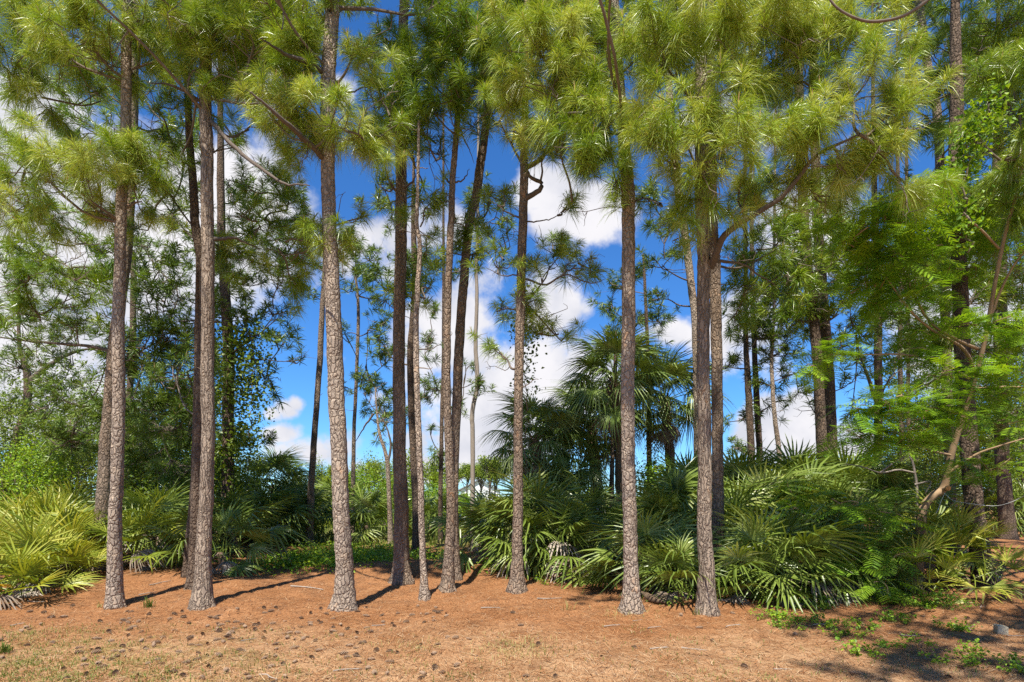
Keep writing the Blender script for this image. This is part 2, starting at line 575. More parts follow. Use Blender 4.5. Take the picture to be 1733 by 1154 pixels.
# turf creeping in at the lower left, meadow far behind
gl = t.m('MULTIPLY', t.sstep(t.m('ADD', sp.outputs[0], t.m('MULTIPLY', sp.outputs[1], .75)), 2.6, .2), t.sstep(sp.outputs[1], 7.6, 5.6))
gl = t.m('MULTIPLY', gl, t.sstep(med, .42, .66))
c = t.mix(t.m('MULTIPLY', gl, .45), c, t.ramp(fin, [(.3, (.12, .14, .03)), (.7, (.33, .31, .09))]))
fr = t.m('MULTIPLY', t.sstep(t.m('ADD', sp.outputs[1], t.m('MULTIPLY', big, 4)), 17.0, 22.0), t.sstep(t.m('SUBTRACT', sp.outputs[0], t.m('MULTIPLY', sp.outputs[1], .32)), 4.0, 0.0))
c = t.mix(fr, c, t.ramp(med, [(.3, (.10, .12, .025)), (.6, (.22, .21, .06)), (.8, (.30, .24, .10))]))
b = t.n('ShaderNodeBsdfPrincipled')
t.put(b.inputs['Base Color'], c)
b.inputs['Roughness'].default_value = .95
b.inputs['Specular IOR Level'].default_value = .1
bp = t.n('ShaderNodeBump')
bp.inputs['Strength'].default_value = .8
bp.inputs['Distance'].default_value = .02
t.put(bp.inputs['Height'], t.m('ADD', st, t.m('MULTIPLY', fin, .6)))
t.put(b.inputs['Normal'], bp.outputs[0])
finish(t, b.outputs[0])
tag(gm.build('ground', m, None, True), kind='structure')

# loose needles on the ground, too many to count
s = MB()
N = 78000
yy_ = 4.3 + 11 * R.uniform(0, 1, N) ** 1.35
xx_ = R.uniform(-1, 1, N) * (yy_ * .95 + .5)
an = R.uniform(0, np.pi, N) * .5 + R.uniform(0, np.pi, N) * .5 + R.choice([0, 1.4], N)
L_ = R.uniform(.07, .2, N) * .5
W_ = R.uniform(.0011, .0024, N) * np.where(R.uniform(0, 1, N) < .2, 1.6, 1)
dx, dy = np.cos(an), np.sin(an)
za = gh(xx_, yy_) + R.uniform(.006, .022, N)
tl = R.normal(0, .006, N)
d3 = np.stack([dx * L_, dy * L_, tl], -1)
s3 = np.stack([-dy * W_, dx * W_, np.zeros(N)], -1)
c3 = np.stack([xx_, yy_, za], -1)
V = np.stack([c3 - d3 - s3, c3 - d3 + s3, c3 + d3 + s3 * .4, c3 + d3 - s3 * .4], 1).reshape(-1, 3)
k = np.arange(N) * 4
s.add(V, None, np.stack([k, k + 1, k + 2, k + 3], -1), np.repeat(np.clip(R.uniform(0, 1, N) ** 1.3 + np.where(yy_ < 6.6, .06, 0), 0, 1), 4))
tag(s.build('pine_straw', STRAW), kind='stuff')

# flakes of bark and broken cone scales
s = MB()
N = 5200
yy_ = 4.5 + 7.5 * R.uniform(0, 1, N) ** 1.2
xx_ = R.uniform(-1, 1, N) * (yy_ * .95 + .3)
kp = np.sin(1.9 * xx_ + 1.3 * np.sin(1.1 * yy_)) + np.sin(2.3 * yy_ + xx_) + R.normal(0, .8, N) > -.2
xx_, yy_ = xx_[kp], yy_[kp]
N = len(xx_)
leaves(s, on_ground(xx_, yy_, .012), .030, 1.6, .45)
tag(s.build('bark_litter', plain_mat('bark_flakes', (.10, .05, .03), (.40, .28, .19), 40)), kind='stuff')

# turf blades: scattered patches, nobody could count them
s = MB()


def blades(mb, C, h, wdt, tone, lean=.5):
    N = len(C)
    a = R.uniform(0, 6.283, N)
    d = np.stack([np.cos(a), np.sin(a), np.zeros(N)], -1)
    sd = np.stack([-np.sin(a), np.cos(a), np.zeros(N)], -1) * wdt
    hh = h * R.uniform(.5, 1.25, N)[:, None]
    up = np.array([0, 0, 1.0])
    ln = (lean * R.uniform(.2, 1.3, N))[:, None]
    mid = C + up * hh * .55 + d * hh * ln * .35
    tip = C + up * hh * (1 - .35 * ln) + d * hh * ln
    V = np.stack([C - sd, C + sd, mid + sd * .8, mid - sd * .8, tip], 1).reshape(-1, 3)
    k = np.arange(N) * 5
    tn = np.clip(np.broadcast_to(tone, (N,)) + R.uniform(-.2, .2, N), 0, 1)
    mb.add(V, np.stack([k + 3, k + 2, k + 4], -1), np.stack([k, k + 1, k + 2, k + 3], -1), np.repeat(tn, 5))


for _ in range(300):
    px = R.uniform(-40, 1733) if R.uniform() < .3 else R.uniform(-40, 620) * R.uniform(.2, 1)
    py = 1154 - 95 * R.uniform(0, 1) ** 1.5 + (25 if px < 200 else 0) * 0
    g = ground(px, py)
    n = int(R.uniform(6, 26))
    x = g[0] + R.normal(0, .13, n)
    y = g[1] + R.normal(0, .10, n)
    blades(s, on_ground(x, y, 0), .045, .0035, R.choice([.25, .45, .75]), .9)
for px, py, n in [(860, 1105, 220), (690, 1095, 120), (1060, 1030, 160), (240, 1120, 120), (880, 1090, 160)]:
    g = ground(px, py)
    x = g[0] + R.normal(0, .22, n)
    y = g[1] + R.normal(0, .16, n)
    blades(s, on_ground(x, y), .06, .003, .93, 1.2)
tag(s.build('grass', GRASS), kind='stuff')

# meadow behind the pines
s = MB()
N = 26000
yy_ = R.uniform(17, 70, N)
xx_ = R.uniform(-1, 1, N) * yy_ * .5 - yy_ * .1
blades(s, on_ground(xx_, yy_), .34, .02, R.uniform(.2, .75, N), .7)
tag(s.build('meadow_grass', GRASS), kind='stuff')

# low green creepers under the pines
s = MB()
C = []
for px, py, rx, ry, n in [(600, 950, 95, .8, 2600), (500, 955, 80, .6, 1800), (640, 935, 60, .9, 1200), (740, 945, 45, .5, 700), (545, 935, 70, 1.0, 1400), (835, 960, 25, .3, 200)]:
    g = ground(px, py)
    x = g[0] + R.normal(0, .55, n) * rx / F * g[1]
    y = g[1] + R.normal(0, ry, n)
    y = np.maximum(y, 11.0)
    C.append(on_ground(x, y, 0) + np.stack([np.zeros(n), np.zeros(n), R.uniform(.02, .26, n) * R.uniform(.3, 1, n)], -1))
leaves(s, np.concatenate(C), .075, .8)
tag(s.build('ground_cover', LIME), kind='stuff')

# ------------------------------------------------------------------ pines
def trunk_at(W, z):
    return np.array([np.interp(z, W[:, 2], W[:, 0]), np.interp(z, W[:, 2], W[:, 1]), z])


def tuft_spec(d):
    if d < 8.45:
        return 155, .285, .0048
    if d < 10.6:
        return 105, .275, .0064
    if d < 14:
        return 58, .27, .0110
    if d < 22:
        return 36, .29, .017
    return 22, .36, .03


def limb(mb, A, B, r0, r1, sag=.0, wob=.06, n=9, nseg=6):
    L = np.linalg.norm(B - A)
    mid1 = A + (B - A) * .35 + np.array([R.normal(0, wob), R.normal(0, wob), R.normal(0, wob) - sag]) * L
    mid2 = A + (B - A) * .7 + np.array([R.normal(0, wob), R.normal(0, wob), R.normal(0, wob) - sag * .6]) * L
    pts = catmull([A, mid1, mid2, B], n)
    tube(mb, pts, np.linspace(r0, r1, n), nseg, .06 if r0 > .03 else 0)
    return pts


def foliage_mass(nb, tb, Wt, C, r, d, dens, r0, limb_mb=None, up=.8, tonebias=0.0, path=None, near=None):
    """one limb from the trunk to a cloud of needle tufts round C"""
    horiz = math.hypot(C[0] - np.interp(C[2], Wt[:, 2], Wt[:, 0]), C[1] - np.interp(C[2], Wt[:, 2], Wt[:, 1]))
    zs = min(max(C[2] - .1 - .45 * horiz + rnd(-.15, .1), Wt[0, 2] + .4), Wt[-1, 2] - .05)
    A = trunk_at(Wt, zs)
    B = C - np.array([0, 0, r * .25])
    if near is not None and len(near):
        dd_ = np.linalg.norm(near - (C - np.array([0, 0, .35])), axis=1)
        if dd_.min() < np.linalg.norm(A - C):
            A = near[int(dd_.argmin())]
            r0 = min(r0, .018)
    if path is None:
        pts = limb(limb_mb or tb, A, B, r0, max(.010, r0 * .32), sag=.05, wob=.05, n=10)
    else:
        pts = path
    per, ln, wd = tuft_spec(d)
    n = max(3, int(dens * (4.6 if d < 8.45 else 3.6 if d < 10.6 else 3.2) * (r / .2) ** 2))
    nsub = max(2, n // 4)
    tips, axs = [], []
    out = unit(C - A) if horiz > .3 else np.array([0, -.3, .3])
    ends = C + ball(nsub, r * 1.18, .55, .5)
    for e in ends:
        a = pts[int(len(pts) * rnd(.5, .98))]
        sub = limb(tb, a, e, max(.006, .0011 * d), .004 + .0003 * d, .04, .07, 5, 4)
        nt = max(2, int(round(n / nsub)))
        dirn = unit(e - a)
        for _ in range(nt):
            q = e + R.normal(0, .10 + .012 * d * .5, 3) if _ else e
            ax = unit(dirn * .75 + out * .35 + np.array([0, 0, up * .8]) + R.normal(0, .3, 3))
            if _:
                tube(tb, np.array([sub[-2], (sub[-2] + q) / 2 + R.normal(0, .01, 3), q]), [.005, .004, .003], 3)
            tips.append(q)
            axs.append(ax)
    if d < 17:
        for _ in range(int(nsub * .7)):
            a = pts[int(len(pts) * rnd(.25, .9))]
            e = a + unit(R.normal(0, 1, 3) + out * .6 + np.array([0, 0, .25])) * rnd(.25, .75)
            sub = limb(tb, a, e, .0055 + .0003 * d, .003, .04, .12, 7, 4)
            for _2 in range(2):
                q = sub[int(rnd(2, 6))]
                limb(tb, q, q + unit(e - a + R.normal(0, .35, 3)) * rnd(.12, .3), .004 + .0002 * d, .002, 0, .1, 4, 3)
    tips, axs = np.array(tips), np.array(axs)
    tone = np.clip(R.uniform(0, .5, len(tips)) + tonebias, 0, .7)
    needles(nb, tips, axs, per, ln, wd, droop=.58 if d < 8.45 else .40 if d < 11 else .26, tmin=10, tmax=98, tone=tone)
    return tips, axs


PG = 'tall pines along the front edge of the grove'


def pine(label, base, pts, wpx, masses=(), barkm=None, topz=13.0, upper=6, needle=None, group='pines of the grove', name='pine_tree',
         tops=None, limbs=(), stubs=3, d=None, candles=True, seg=22, dens=1.0, over=()):
    """base and pts are photo pixels; wpx trunk width in pixels at base, ..., last point"""
    g = ground(*base) if d is None else np.array([(base[0] - CX) / F * d, d, float(gh((base[0] - CX) / F * d, d))])
    d = g[1]
    if topz >= 13:
        topz = max(topz, EYE + (HY + 60) / F * d)
    W = [g - np.array([0, 0, .12])] + [P(px, py, d) for px, py in pts]
    wid = [wpx[0]] + list(np.interp(np.linspace(0, 1, len(pts)), np.linspace(0, 1, len(wpx) - 1), wpx[1:]))
    rad = [w_ * .5 / F * d for w_ in wid]
    if W[-1][2] < topz:
        dv = unit(W[-1] - W[-2])
        dv = unit(dv * np.array([.4, .4, 1]))
        W.append(W[-1] + dv * (topz - W[-1][2]))
        rad.append(.02)
    W = np.array(W)
    root = thing(name, label, 'pine tree', g, group)
    H = W[-1, 2] - W[0, 2]
    n = int(max(24, H / (.07 if d < 13 else .16)))
    fine_ = catmull(W, n)
    uu_ = np.linspace(0, len(W) - 1, n)
    rr = np.interp(uu_, np.arange(len(W)), rad)
    hgt = fine_[:, 2] - g[2]
    rr = rr * (1 + .28 * np.exp(-np.maximum(hgt, 0) / .14))
    wob = np.cumsum(R.normal(0, .0022, (n, 2)), 0)
    fine_[:, :2] += wob - np.linspace(0, 1, n)[:, None] * wob[-1]
    tb = MB()
    tube(tb, fine_, rr, seg, .045)
    if d < 13:
        r0_ = rr[0] * .8
        for q in range(6):
            an_ = q * 1.047 + rnd(-.3, .3)
            u_ = np.array([math.cos(an_), math.sin(an_), 0])
            b0_ = g + u_ * r0_ * .55 + np.array([0, 0, .17])
            b1_ = g + u_ * r0_ * rnd(1.05, 1.4)
            b1_[2] = float(gh(b1_[0], b1_[1])) - .02
            tube(tb, catmull([b0_, (b0_ + b1_) / 2 - np.array([0, 0, .015]), b1_], 6), np.linspace(r0_ * .34, r0_ * .14, 6), 7, .06)
    for _ in range(stubs):
        z = rnd(3.0, 7.5)
        a = trunk_at(fine_, z)
        an_ = R.uniform(0, 6.28)
        e = a + np.array([math.cos(an_), math.sin(an_), rnd(-.1, .5)]) * rnd(.1, .5)
        limb(tb, a, e, .011, .004, 0, .08, 6, 4)
    tb.build('trunk', barkm or BARK_M, root, True)
    nb, sb, cb = MB(), MB(), MB()
    nbr = 0
    r_here = lambda z: float(np.interp(z, fine_[:, 2], rr))
    NEAR = []
    for lp in limbs:                       # limbs traced from the photo: [(px,py,dd)...], radius
        pp = catmull([P(a, b_, d + c_) for a, b_, c_ in lp[0]], 24)
        pp[2:] += np.cumsum(R.normal(0, .006, (22, 3)), 0)
        lb = MB()
        NEAR.append(pp[4:])
        tube(lb, pp, np.linspace(lp[1] * .9, lp[1] * .16, 24), 8, .08)
        lb.build('branch', LIMB, root, True)
    T, X = [], []
    masses = list(masses)
    if group == PG and d < 13 and topz >= 13:
        for _ in range(5):
            py_ = rnd(-20, 215)
            masses.append((float(np.interp(py_, [p[1] for p in pts][::-1], [p[0] for p in pts][::-1])) + rnd(-125, 125), py_, rnd(30, 48), d + rnd(-.3, 1.6), .6))
    for ms in masses:
        px, py, r, dd = ms[:4]
        dn = ms[4] if len(ms) > 4 else 1.0
        C = P(px, py, dd)
        lb = MB()
        r0 = min(.025, max(.014, r_here(C[2]) * .32))
        t_, a_ = foliage_mass(nb, sb, fine_, C, r / F * dd, dd, dn * dens, r0, lb, tonebias=.16 if dd < 8.45 else 0, near=np.concatenate(NEAR) if NEAR else None)
        NEAR.append(t_[::6] * .3 + C * .7)
        lb.build('branch', TWIG, root, True)
        T.append(t_)
        X.append(a_)
    for (ox, oy, oz, orr) in over:  # unseen boughs placed overhead to cast shade on the ground
        foliage_mass(nb, sb, fine_, np.array([ox, oy, oz]), orr, 11.5, 1.0, .022, sb)
    ztop = EYE + HY / F * d * .98
    for q in range(upper):                 # the crown goes on above the photo's top edge
        z = ztop + .6 + (topz - ztop - .6) * (q + .5) / max(upper, 1)
        if z > topz:
            continue
        an_ = q * 2.4 + rnd(0, 1)
        rad_ = rnd(.5, 2.1) * (1 - .5 * (z - ztop) / max(1, topz - ztop))
        a = trunk_at(fine_, z)
        C = a + np.array([math.cos(an_) * rad_, math.sin(an_) * rad_ * .9, .2])
        foliage_mass(nb, sb, fine_, C, rnd(.55, .8), max(d, 11) + 1, .75 * dens, .03, sb)
    if T and candles and d < 11:
        T, X = np.concatenate(T), np.concatenate(X)
        for q in range(0, len(T), 2):
            ax = unit(X[q] + np.array([0, 0, 1.2]))
            tube(cb, np.array([T[q] - ax * .01, T[q] + ax * .05, T[q] + ax * rnd(.07, .13)]), [.007, .006, .002], 4)
    nb.absorb(sb, 1)
    nb.absorb(cb, 2)
    if nb.n:
        nb.build('crown', [needle or NEEDLE, TWIG, CANDLE], root)
    return root


PG = 'tall pines along the front edge of the grove'
pine('grey pine trunk leftmost in the front row, with a leaning trunk crossing behind it', (195, 1016), [(196, 880), (198, 780), (203, 380), (210, 208), (214, 60), (216, -80)], [27, 20, 18, 15, 14],
     [(50, 40, 85, 8.35), (150, 50, 80, 7.95), (235, 30, 75, 8.35), (60, 150, 60, 8.6, .8), (30, 260, 70, 7.95), (115, 285, 65, 7.75), (220, 265, 65, 8.35), (170, 160, 45, 9.2, .6),
      (285, 90, 50, 8.6, .8), (150, 330, 55, 8.2, .8), (40, 345, 60, 8.35), (240, 330, 45, 8.4, .6), (10, 100, 60, 8, .8), (110, 110, 50, 9.5, .7)], BARK_L, 14, 8, group=PG, stubs=2)
pine('brown leaning pine rising from behind the leftmost front trunk and crossing it', (166, 968), [(174, 850), (183, 700), (200, 520), (216, 380), (222, 208), (226, 40), (228, -60)], [30, 24, 18, 17, 14],
     [(90, 420, 50, 11, .5), (40, 470, 60, 10.5, .7), (130, 460, 55, 10.5, .7), (150, 400, 45, 12, .6), (70, 530, 45, 11, .6), (185, 470, 45, 11, .8), (300, 210, 45, 12.5, .6), (150, 210, 60, 12.5, .8), (240, 150, 50, 12.5, .6), (60, 330, 60, 12, .6), (100, 500, 50, 11.5, .8), (20, 560, 55, 11.5, .8), (60, 420, 55, 11, .8), (15, 430, 50, 11.5, .7), (180, 420, 45, 12.5, .7), (130, 540, 45, 12, .7)],
     BARK_M, 14, 6, NEEDLE, PG, limbs=[([(205, 600, 0), (150, 585, .4), (70, 578, .6), (0, 570, .8), (-60, 560, 1)], .045), ([(210, 470, 0), (150, 455, -.6), (60, 470, -1.2)], .03)])
pine('thin broken pine trunk close right of the leftmost front trunk', (213, 925), [(216, 800), (220, 680), (226, 540), (226, 440), (223, 425)], [12, 10, 9],
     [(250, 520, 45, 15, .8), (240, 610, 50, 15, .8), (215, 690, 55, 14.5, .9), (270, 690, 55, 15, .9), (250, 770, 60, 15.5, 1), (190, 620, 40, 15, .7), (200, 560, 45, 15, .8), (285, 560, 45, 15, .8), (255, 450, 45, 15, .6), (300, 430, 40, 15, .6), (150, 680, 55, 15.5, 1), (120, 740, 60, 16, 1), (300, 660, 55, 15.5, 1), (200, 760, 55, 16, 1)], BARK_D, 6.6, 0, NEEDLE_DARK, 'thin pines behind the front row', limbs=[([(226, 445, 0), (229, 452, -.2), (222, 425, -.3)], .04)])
pine('grey barked pine in the front row forking from the trunk pressed behind it', (343, 1018), [(344, 960), (346, 890), (352, 760), (352, 581), (353, 450), (354, 380), (350, 208), (347, 100), (346, -60)], [37, 25, 20, 21, 19, 16],
     [(355, 40, 85, 7.95), (430, 55, 70, 7.75), (320, 115, 45, 8, .8), (385, 120, 50, 8.15, .8), (300, 20, 60, 8), (440, 0, 70, 8.25), (310, 270, 45, 9.6, .6), (290, 330, 45, 9.6, .6), (395, 240, 40, 10, .5), (390, 420, 45, 10, .7), (440, 370, 45, 10, .6), (480, 330, 45, 10.5, .5), (410, 300, 40, 10.5, .6), (460, 290, 45, 10, .6), (430, 430, 50, 10, .6), (370, 450, 40, 10.5, .5), (500, 380, 45, 10.5, .6), (250, 380, 40, 10, .5), (400, 350, 40, 10, .5)],
     BARK_R, 14, 8, over=[(-5.5, 6.3, 8.2, .55), (-4.7, 6.9, 8.6, .6), (-4.0, 7.1, 9.2, .5)], group=PG, stubs=2, limbs=[([(357, 205, 0), (400, 250, -.5), (470, 305, -.9), (520, 310, -1.2)], .04), ([(350, 175, 0), (300, 150, -.3), (250, 145, -.6)], .03), ([(360, 405, 0), (400, 400, .2), (440, 415, .5)], .035), ([(345, 165, 0), (410, 172, -.5), (450, 175, -.9)], .028)])
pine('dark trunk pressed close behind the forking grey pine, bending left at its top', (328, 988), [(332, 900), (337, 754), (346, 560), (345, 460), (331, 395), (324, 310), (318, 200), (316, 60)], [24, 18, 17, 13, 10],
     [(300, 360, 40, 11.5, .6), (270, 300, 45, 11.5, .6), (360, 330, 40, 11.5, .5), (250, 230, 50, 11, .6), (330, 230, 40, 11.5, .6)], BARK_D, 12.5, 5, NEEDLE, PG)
pine('slender dark pine trunk in the shade left of the forking grey pine', (315, 973), [(320, 900), (327, 820), (330, 700), (333, 560)], [14, 11, 9],
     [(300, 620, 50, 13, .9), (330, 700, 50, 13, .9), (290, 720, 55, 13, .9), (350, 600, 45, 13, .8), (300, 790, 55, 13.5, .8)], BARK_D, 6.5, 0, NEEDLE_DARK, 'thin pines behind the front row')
pine('pale tan pine with the thickest sunlit trunk in the front row', (582, 1026), [(581, 960), (579, 890), (574, 770), (566, 580), (562, 440), (558, 370), (555, 260), (556, 140), (560, 40), (562, -60)], [39, 30, 27, 25, 23, 24, 20],
     [(480, 30, 65, 7.95), (520, 75, 55, 7.95), (440, 165, 45, 7.75, .8), (490, 165, 55, 7.65), (560, 205, 60, 7.65), (510, 225, 40, 7.95), (610, 215, 55, 7.75), (600, 60, 50, 7.8, .7), (550, 20, 60, 8.25), (565, 395, 40, 8, .9), (650, 215, 45, 8.35), (520, 120, 40, 8.25, .7), (480, 420, 50, 9.8, .6), (500, 470, 45, 10, .6), (520, 390, 45, 9.6, .7), (610, 360, 35, 9.5, .5)],
     BARK_L, 14.5, 8, over=[(-3.1, 6.9, 8.3, .45), (-2.4, 7.2, 8.8, .4)], group=PG, limbs=[([(552, 272, 0), (520, 240, -.4), (480, 208, -.8), (447, 180, -1), (425, 160, -1.1)], .05), ([(553, 125, 0), (520, 105, -.3), (480, 90, -.6), (440, 66, -1)], .05), ([(560, 130, 0), (590, 155, .2), (625, 150, .4)], .025)])
pine('thick brown pine with flared foot between the pale tan pine and the close pair', (679, 976), [(680, 950), (680, 890), (677, 760), (676, 580), (680, 380), (679, 245), (681, 100), (683, 10), (684, -50)], [38, 26, 22, 19, 17, 15],
     [(660, 190, 50, 9, .9), (700, 240, 45, 9.5, .8), (640, 130, 45, 9.5, .7), (710, 95, 60, 9.5), (650, 60, 45, 10, .6), (730, 30, 60, 9.5), (680, 505, 35, 10.6, 1), (690, 470, 30, 10.8, .8), (720, 330, 35, 12, .5), (640, 350, 35, 12, .5), (640, 300, 40, 11, .6), (700, 170, 50, 10)],
     BARK_M, 14.5, 7, group=PG, limbs=[([(678, 330, 0), (660, 300, -.2), (648, 260, -.4)], .03), ([(680, 322, 0), (700, 305, -.3), (703, 285, -.5)], .028)])
pine('thin pale barked pine just right of the flared brown pine', (718, 1008), [(717, 960), (714, 880), (712, 780), (706, 600), (709, 500), (712, 420), (707, 380), (708, 330)], [18, 11, 10, 8, 6],
     [(720, 420, 35, 9.6, .6), (700, 380, 35, 9.6, .5), (730, 480, 30, 9.6, .5), (720, 340, 40, 9.6, .5)], BARK_L, 7.5, 0, NEEDLE, PG)
pine('dark leaning trunk half hidden behind the thin light pine', (705, 935), [(704, 850), (700, 780), (694, 610), (697, 553), (702, 480), (700, 380)], [16, 13, 11, 9],
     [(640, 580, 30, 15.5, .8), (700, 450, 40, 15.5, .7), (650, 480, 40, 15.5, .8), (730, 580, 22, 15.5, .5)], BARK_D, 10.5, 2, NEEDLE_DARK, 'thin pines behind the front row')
pine('straight brown pine of the close pair in the middle, its foot in front', (757, 994), [(759, 930), (762, 850), (759, 770), (755, 630), (757, 500), (762, 380), (766, 300), (771, 240), (778, 120), (780, -40)], [24, 16, 13, 10, 9],
     [(760, 60, 70, 8.8), (815, 40, 70, 8.8), (735, 180, 45, 9), (780, 150, 55, 8.8), (720, 130, 40, 9.5, .8), (745, 240, 30, 10, .7), (770, 105, 55, 9.5), (830, 110, 50, 9.2)], BARK_M, 14, 7, group=PG,
     limbs=[([(764, 312, 0), (752, 295, .1), (738, 270, .2)], .022), ([(765, 312, 0), (785, 300, 0), (793, 284, 0)], .022), ([(777, 215, 0), (787, 240, 0), (805, 275, .2)], .018)])
pine('dark right-leaning pine of the close pair in the middle, crossing behind its mate', (767, 978), [(767, 900), (767, 790), (773, 640), (782, 500), (794, 380), (806, 335), (812, 290), (819, 240), (835, 100), (842, -30)], [26, 17, 15, 15, 12],
     [(850, 60, 60, 9.6), (830, 180, 50, 9.8, .9), (790, 390, 35, 10.5, 1), (810, 370, 30, 10.8, .8), (830, 330, 25, 11, .6), (800, 430, 25, 11, .7), (760, 420, 30, 11.5, .5), (870, 20, 60, 9.6)], BARK_M, 14, 6, group=PG)
pine('pale wavy sapling trunk with a kink, between the close pair and the slim brown pine', (800, 922), [(800, 750), (799, 700), (808, 650), (805, 590), (807, 510), (806, 445), (808, 360)], [9, 7.5, 7, 5],
     [(810, 655, 18, 18, .8), (820, 640, 16, 18, .6), (840, 360, 30, 18, .6), (800, 330, 30, 18, .6)], GREYWOOD, 13, 1, NEEDLE_DARK, 'thin pines behind the front row')
pine('slim straight brown pine whose top forks into crooked limbs, near the middle', (875, 997), [(876, 940), (877, 850), (877, 770), (880, 580), (882, 500), (884, 380), (885, 300), (884, 265), (886, 200), (890, 60), (892, -60)], [30, 18, 16, 15, 14, 12, 10],
     [(900, 50, 75, 7.9), (965, 40, 70, 7.7), (870, 140, 50, 8.4), (930, 130, 65, 8), (960, 200, 50, 8), (900, 205, 45, 8.6), (870, 210, 35, 9), (925, 250, 35, 9, .8), (980, 120, 50, 8),
      (890, 505, 42, 9.4, 1.1), (975, 440, 35, 9, .9), (1000, 450, 22, 9, .7), (930, 440, 38, 9.6, .9), (935, 405, 30, 10, .8), (845, 440, 38, 9.6, .9), (840, 520, 30, 10, .6), (845, 590, 28, 9.8, .9), (950, 570, 28, 9.8, .9), (905, 555, 35, 9.8, .8), (960, 345, 22, 9, .25), (850, 330, 35, 10, .8), (850, 390, 25, 10.4, .7)],
     BARK_M, 14, 8, group=PG, limbs=[([(886, 338, 0), (900, 330, -.1), (915, 318, -.2), (916, 308, -.2), (898, 298, -.3), (888, 282, -.3), (876, 262, -.3), (862, 235, -.4), (845, 205, -.5)], .05),
                                     ([(889, 285, 0), (910, 270, -.2), (932, 248, -.4), (955, 225, -.6), (975, 190, -.8)], .045), ([(884, 470, 0), (920, 480, -.3), (955, 462, -.6), (1000, 478, -.9), (1020, 470, -1)], .022),
                                     ([(882, 465, 0), (850, 466, 0), (820, 452, 0)], .016), ([(886, 375, 0), (860, 362, 0), (830, 342, 0)], .02), ([(888, 375, 0), (930, 372, -.4), (965, 345, -.7)], .014)])
pine('light brown pine with coarse plated bark, alone left of the right-hand palmetto thicket', (1069, 1027), [(1069, 960), (1066, 850), (1064, 750), (1064, 580), (1065, 380), (1064, 330), (1060, 270), (1055, 190), (1046, 80), (1041, -40)], [35, 25, 22, 22, 20, 14],
     [(1010, 120, 55, 7.65), (1000, 190, 50, 7.45), (1035, 190, 45, 7.45), (1000, 275, 40, 7.55), (1045, 285, 42, 7.45), (1090, 80, 55, 7.65), (985, 60, 50, 8.15), (1015, 30, 40, 8.35, .7), (1100, 330, 28, 9.5, .7), (1030, 240, 40, 7.75)], BARK_L, 14.5, 8, over=[(.2, 4.6, 8.0, .42), (.75, 4.9, 8.3, .42)], group=PG,
     limbs=[([(1062, 225, 0), (1030, 230, -.3), (980, 245, -.5), (940, 250, -.6)], .022), ([(1068, 345, 0), (1095, 335, .3), (1120, 340, .6)], .018)])
pine('ridged brown pine rising from the right-hand palmetto thicket with a stout low limb', (1197, 1027), [(1196, 960), (1195, 880), (1196, 760), (1195, 580), (1196, 450), (1194, 380), (1190, 300), (1188, 150), (1187, -50)], [34, 25, 22, 21, 20, 17],
     [(1120, 60, 80, 7.05), (1205, 45, 85, 6.85), (1295, 40, 85, 6.85), (1150, 170, 80, 6.65), (1125, 255, 60, 6.75), (1205, 250, 70, 6.55), (1260, 130, 60, 6.85), (1290, 205, 55, 6.65), (1365, 215, 65, 6.75), (1375, 55, 80, 6.85), (1440, 145, 70, 6.75), (1465, 50, 75, 6.85), (1515, 165, 60, 6.75), (1500, 255, 60, 6.75), (1430, 265, 65, 6.85), (1350, 290, 45, 7.35), (1180, 325, 50, 6.95), (1535, 320, 40, 6.95), (1330, 130, 55, 7.15), (1090, 170, 45, 7.05), (1400, 330, 45, 7.95, .8), (1250, 310, 40, 7.75, .8)],
     BARK_R, 14.5, 9, group=PG, limbs=[([(1203, 452, 0), (1215, 425, -.2), (1226, 403, -.3), (1260, 375, -.5), (1325, 335, -.7), (1376, 275, -.9), (1420, 248, -1.1), (1455, 232, -1.2)], .06), ([(1215, 415, -.2), (1208, 390, -.3), (1195, 350, -.6), (1185, 300, -.9)], .04),
                                       ([(1205, 440, 0), (1260, 445, .2), (1320, 480, .5)], .03)])
pine('second trunk pressed against the right of the ridged brown pine', (1213, 990), [(1216, 900), (1215, 780), (1213, 600), (1210, 460), (1206, 380), (1204, 200), (1203, -20)], [24, 19, 18, 14],
     [(1270, 420, 55, 10.5, .9), (1320, 400, 55, 11, .9), (1250, 360, 45, 10.5, .8), (1330, 470, 55, 11, 1), (1260, 480, 45, 11, .9), (1380, 370, 60, 11, 1), (1300, 330, 50, 10, .8), (1240, 530, 30, 11.5, .7), (1140, 400, 30, 11.5, .7), (1400, 430, 50, 11, .9)], BARK_M, 13.5, 6, NEEDLE, PG)
pine('pale pine leaning left behind the ridged brown pine', (1184, 935), [(1182, 800), (1179, 640), (1177, 553), (1170, 484), (1159, 397), (1150, 340), (1140, 240), (1130, 100)], [16, 13, 12, 11],
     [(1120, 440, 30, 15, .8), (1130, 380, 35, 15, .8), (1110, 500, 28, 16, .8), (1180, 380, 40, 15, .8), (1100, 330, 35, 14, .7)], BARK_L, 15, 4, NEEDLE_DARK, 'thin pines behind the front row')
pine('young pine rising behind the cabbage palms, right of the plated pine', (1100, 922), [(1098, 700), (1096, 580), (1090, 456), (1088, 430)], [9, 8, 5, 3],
     [(1045, 480, 26, 19, .9), (1090, 460, 24, 19, .9), (1030, 520, 26, 19, .9), (1075, 540, 30, 19, .8), (1120, 540, 26, 19, .8), (1060, 580, 30, 19, .8), (1110, 590, 26, 19, .8), (1035, 560, 22, 19, .7)], BARK_D, 5, 0, NEEDLE_DARK, 'thin pines behind the front row')
